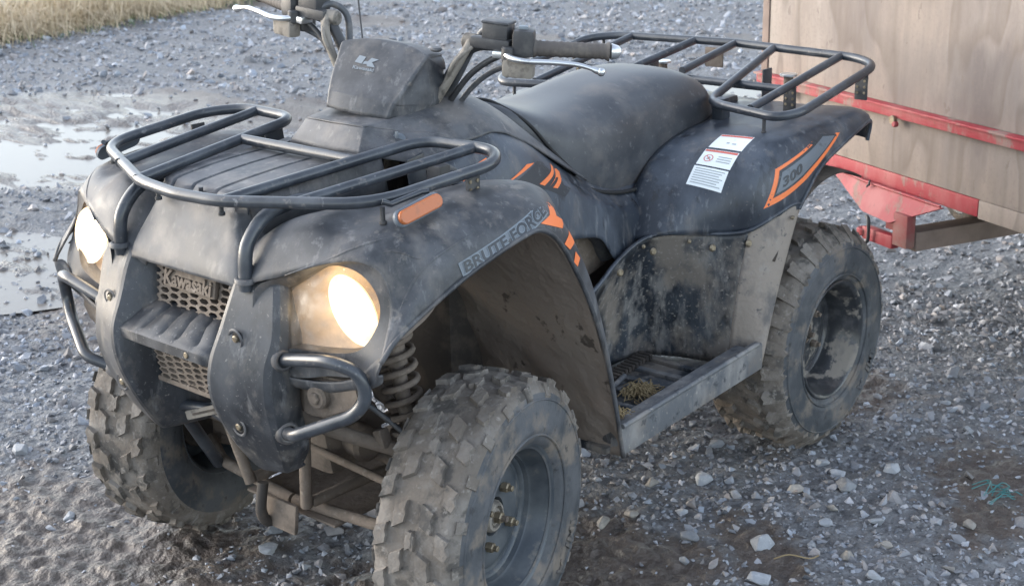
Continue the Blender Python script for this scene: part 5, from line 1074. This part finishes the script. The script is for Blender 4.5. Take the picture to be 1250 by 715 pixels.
# ================================================================== dry grass at the edge of the yard
def grassbank():
    rn = np.random.default_rng(11); V = []; F = []; nb = 15000
    def pt():
        while True:
            t = rn.uniform(-.6, 1.6); p0 = np.array([-3.9, -7.95]); p1 = np.array([-6.5, -8.35])
            e = p0*(1-t)+p1*t; off = abs(rn.normal(0, .9))-.12-.25*rn.uniform(0, 1)**3; nrm = np.array([-.45, -.9]); q_ = e+nrm*off+rn.normal(0, .08, 2); return q_
    for i in range(nb):
        x, y = pt(); z = float(height(np.array([x]), np.array([y]), False)[0]); L = rn.uniform(.08, .40)*(1.2+1.2*float(vnoise(np.array([x*1.6]), np.array([y*1.6]), 51)[0])); a = rn.uniform(0, 2*np.pi); ln = rn.uniform(.3, 1.9); wd = rn.uniform(.0022, .0048)
        d = np.array([math.cos(a), math.sin(a)]); sdx = np.array([-d[1], d[0]])*wd; b = len(V)
        for k, (f, g) in enumerate(((0, 0), (.35, .5), (.75, .85), (1.0, .80 if ln > .8 else 1.0))):
            cx, cy = x+d[0]*L*ln*f*f, y+d[1]*L*ln*f*f; w2 = 1-.8*f; V += [(cx-sdx[0]*w2, cy-sdx[1]*w2, z+L*g*max(.12, 1-.52*ln*f)), (cx+sdx[0]*w2, cy+sdx[1]*w2, z+L*g*max(.12, 1-.52*ln*f))]
        F += [(b, b+1, b+3, b+2), (b+2, b+3, b+5, b+4), (b+4, b+5, b+7, b+6)]
    tag(mesh('dry_grass', V, F, M['straw'], None, False), kind='stuff')
    V = []; F = []
    for i in range(1500):
        x, y = pt(); x += .10; y += .22; z = float(height(np.array([x]), np.array([y]), False)[0]); L = rn.uniform(.03, .08); a = rn.uniform(0, 6.28); b = len(V); V += [(x-.003, y, z), (x+.003, y, z), (x+L*.4*math.cos(a), y+L*.4*math.sin(a), z+L)]; F.append((b, b+1, b+2))
    tag(mesh('green_grass', V, F, M['grass'], None, False), kind='stuff')
grassbank()

# ================================================================== single stones, twine, straw
STONES = [(-.736, .252, .046, 'flat brown slab-like stone just right of the mud flap foot, nearest the quad'), (-.822, .341, .066, 'largest blocky pale grey stone on the gravel between mud flap and rear tyre'), (-.811, .439, .045, 'dark squat stone right of the largest blocky pale stone'), (-.826, .481, .033, 'small narrow upright stone beside the dark squat stone'), (-.671, .381, .040, 'rounded grey stone below the largest blocky pale stone'), (-.575, .313, .040, 'tan wedge stone in the mud below the footboard corner'), (-.504, .287, .047, 'half-buried mud-coloured stone next to the front tyre'),
 (-.905, .537, .049, 'pale rectangular stone in the middle of the gravel below the rear tyre'), (-1.077, .506, .045, 'pale triangular stone closest to the underside of the rear tyre'), (-1.048, .565, .046, 'grey stone touching the pale triangular stone below the rear tyre'), (-.990, .615, .066, 'wide grey slab in the thick of the gravel below the rear tyre'), (-1.134, .659, .051, 'long pale stone lying right of the rear tyre contact'), (-.886, .639, .036, 'smooth oval stone under the pale rectangular stone'), (-.812, .662, .045, 'pale pointed stone centre of the lower right gravel'), (-.882, .745, .049, 'light flat stone right of the pale pointed stone'), (-.634, .609, .064, 'wide pale stone with a flat top left of the straw blade'), (-.699, .690, .032, 'square little stone just above the straw blade'), (-.705, .769, .042, 'brownish flat stone right of the straw blade'), (-.799, .811, .036, 'pale cream rounded stone in the bare mud at lower right'),
 (-.575, .470, .052, 'slanted grey slab in the gravel left of the straw blade'), (-.489, .514, .034, 'upright grey chip left of the straw blade near the bottom edge'), (-.512, .681, .065, 'long pale blue-grey slab at the bottom edge under the straw blade'), (-.657, .856, .043, 'pale wedge stone at the bottom edge right of the straw blade'), (-.792, .955, .037, 'brown rounded stone at the lower right edge below the twine'), (-1.461, .704, .045, 'long pale stone right of the rear tyre at half height'), (-1.595, .582, .038, 'pale stone behind the rear tyre beneath the trailer drawbar'), (-.996, .908, .039, 'tan flat stone just below the blue green twine'), (.028, -.199, .056, 'pale flat-topped stone on the mud between the two front tyres'), (.020, -.090, .032, 'small pale stone right of the flat-topped stone between the front tyres'), (-.034, -.259, .048, 'grey slab behind the flat-topped stone between the front tyres'), (-.118, -.289, .044, 'dark grey stone under the bumper in the shade between the front tyres'), (.077, -1.091, .061, 'blue-grey rock at the far left edge left of the far front tyre'), (.206, -.680, .041, 'flat stone low on the left beside the far front tyre')]
for i, (x, y, w_, lab) in enumerate(STONES):
    rn = random.Random(100+i); bm = bmesh.new(); fl = rn.uniform(.5, .75)
    for _ in range(15):
        v = Vector((rn.gauss(0, 1), rn.gauss(0, 1), rn.gauss(0, 1))).normalized()*rn.uniform(.85, 1); bm.verts.new((v.x*w_*.52, v.y*w_*.40, v.z*w_*.36*fl*1.3))
    r0 = bmesh.ops.convex_hull(bm, input=bm.verts[:]); bmesh.ops.delete(bm, geom=[g for g in r0['geom_interior'] if isinstance(g, bmesh.types.BMVert)], context='VERTS')
    bmesh.ops.bevel(bm, geom=bm.edges[:], offset=w_*.02, segments=1, affect='EDGES'); me = bpy.data.meshes.new('stone'); bm.to_mesh(me); bm.free()
    g = rn.uniform(1.05, 1.4) if 'pale' in lab or 'light' in lab else rn.uniform(.75, 1.0); wm = .82 if any(k in lab for k in ('brown', 'tan', 'mud-col', 'cream')) else 1.03
    a = me.attributes.new('tint', 'FLOAT_COLOR', 'POINT'); a.data.foreach_set('color', [c for _ in me.vertices for c in (g*(1.05 if wm < 1 else .98), g*(.95 if wm < 1 else 1), g*wm, 1)])
    me.materials.append(M['gravel']); o = bpy.data.objects.new('stone', me); COL.objects.link(o); o.location = (x, y, float(height(np.array([x]), np.array([y]))[0])+w_*.10); o.rotation_euler = (rn.uniform(-.2, .2), rn.uniform(-.2, .2), rn.uniform(0, 6.28)); tag(o, lab, 'stone', 'larger loose stones lying on the gravel')
z0 = float(height(np.array([-.615]), np.array([.69]))[0])
tag(tube('straw_blade', [(-.590, .665, z0+.012), (-.612, .688, z0+.020), (-.635, .722, z0+.013), (-.650, .735, z0+.018)], .0016, M['hay'], None, 6, sm=4), 'single pale straw lying across the stones at the bottom right', 'straw')
mb = MB(); rn = random.Random(5); zc = float(height(np.array([-1.161]), np.array([.915]))[0])+.012
for k in range(11):
    a = rn.uniform(1.5, 3.0); c = Vector((-1.15+rn.gauss(0, .022), .905+rn.gauss(0, .014), zc+rn.uniform(0, .016))); d = Vector((math.cos(a), math.sin(a), 0)); l = rn.uniform(.015, .045)
    mb.add(*tube_geo(crs([c-d*l, c+Vector((rn.gauss(0, .008), rn.gauss(0, .008), rn.uniform(0, .022))), c+d*l*.5+Vector((rn.gauss(0, .01), rn.gauss(0, .01), .008)), c+d*l], 5), .0013, 5))
tag(mb.build('twine', M['twine'], None, False), 'frayed blue green baler twine on the gravel at the right edge', 'twine')
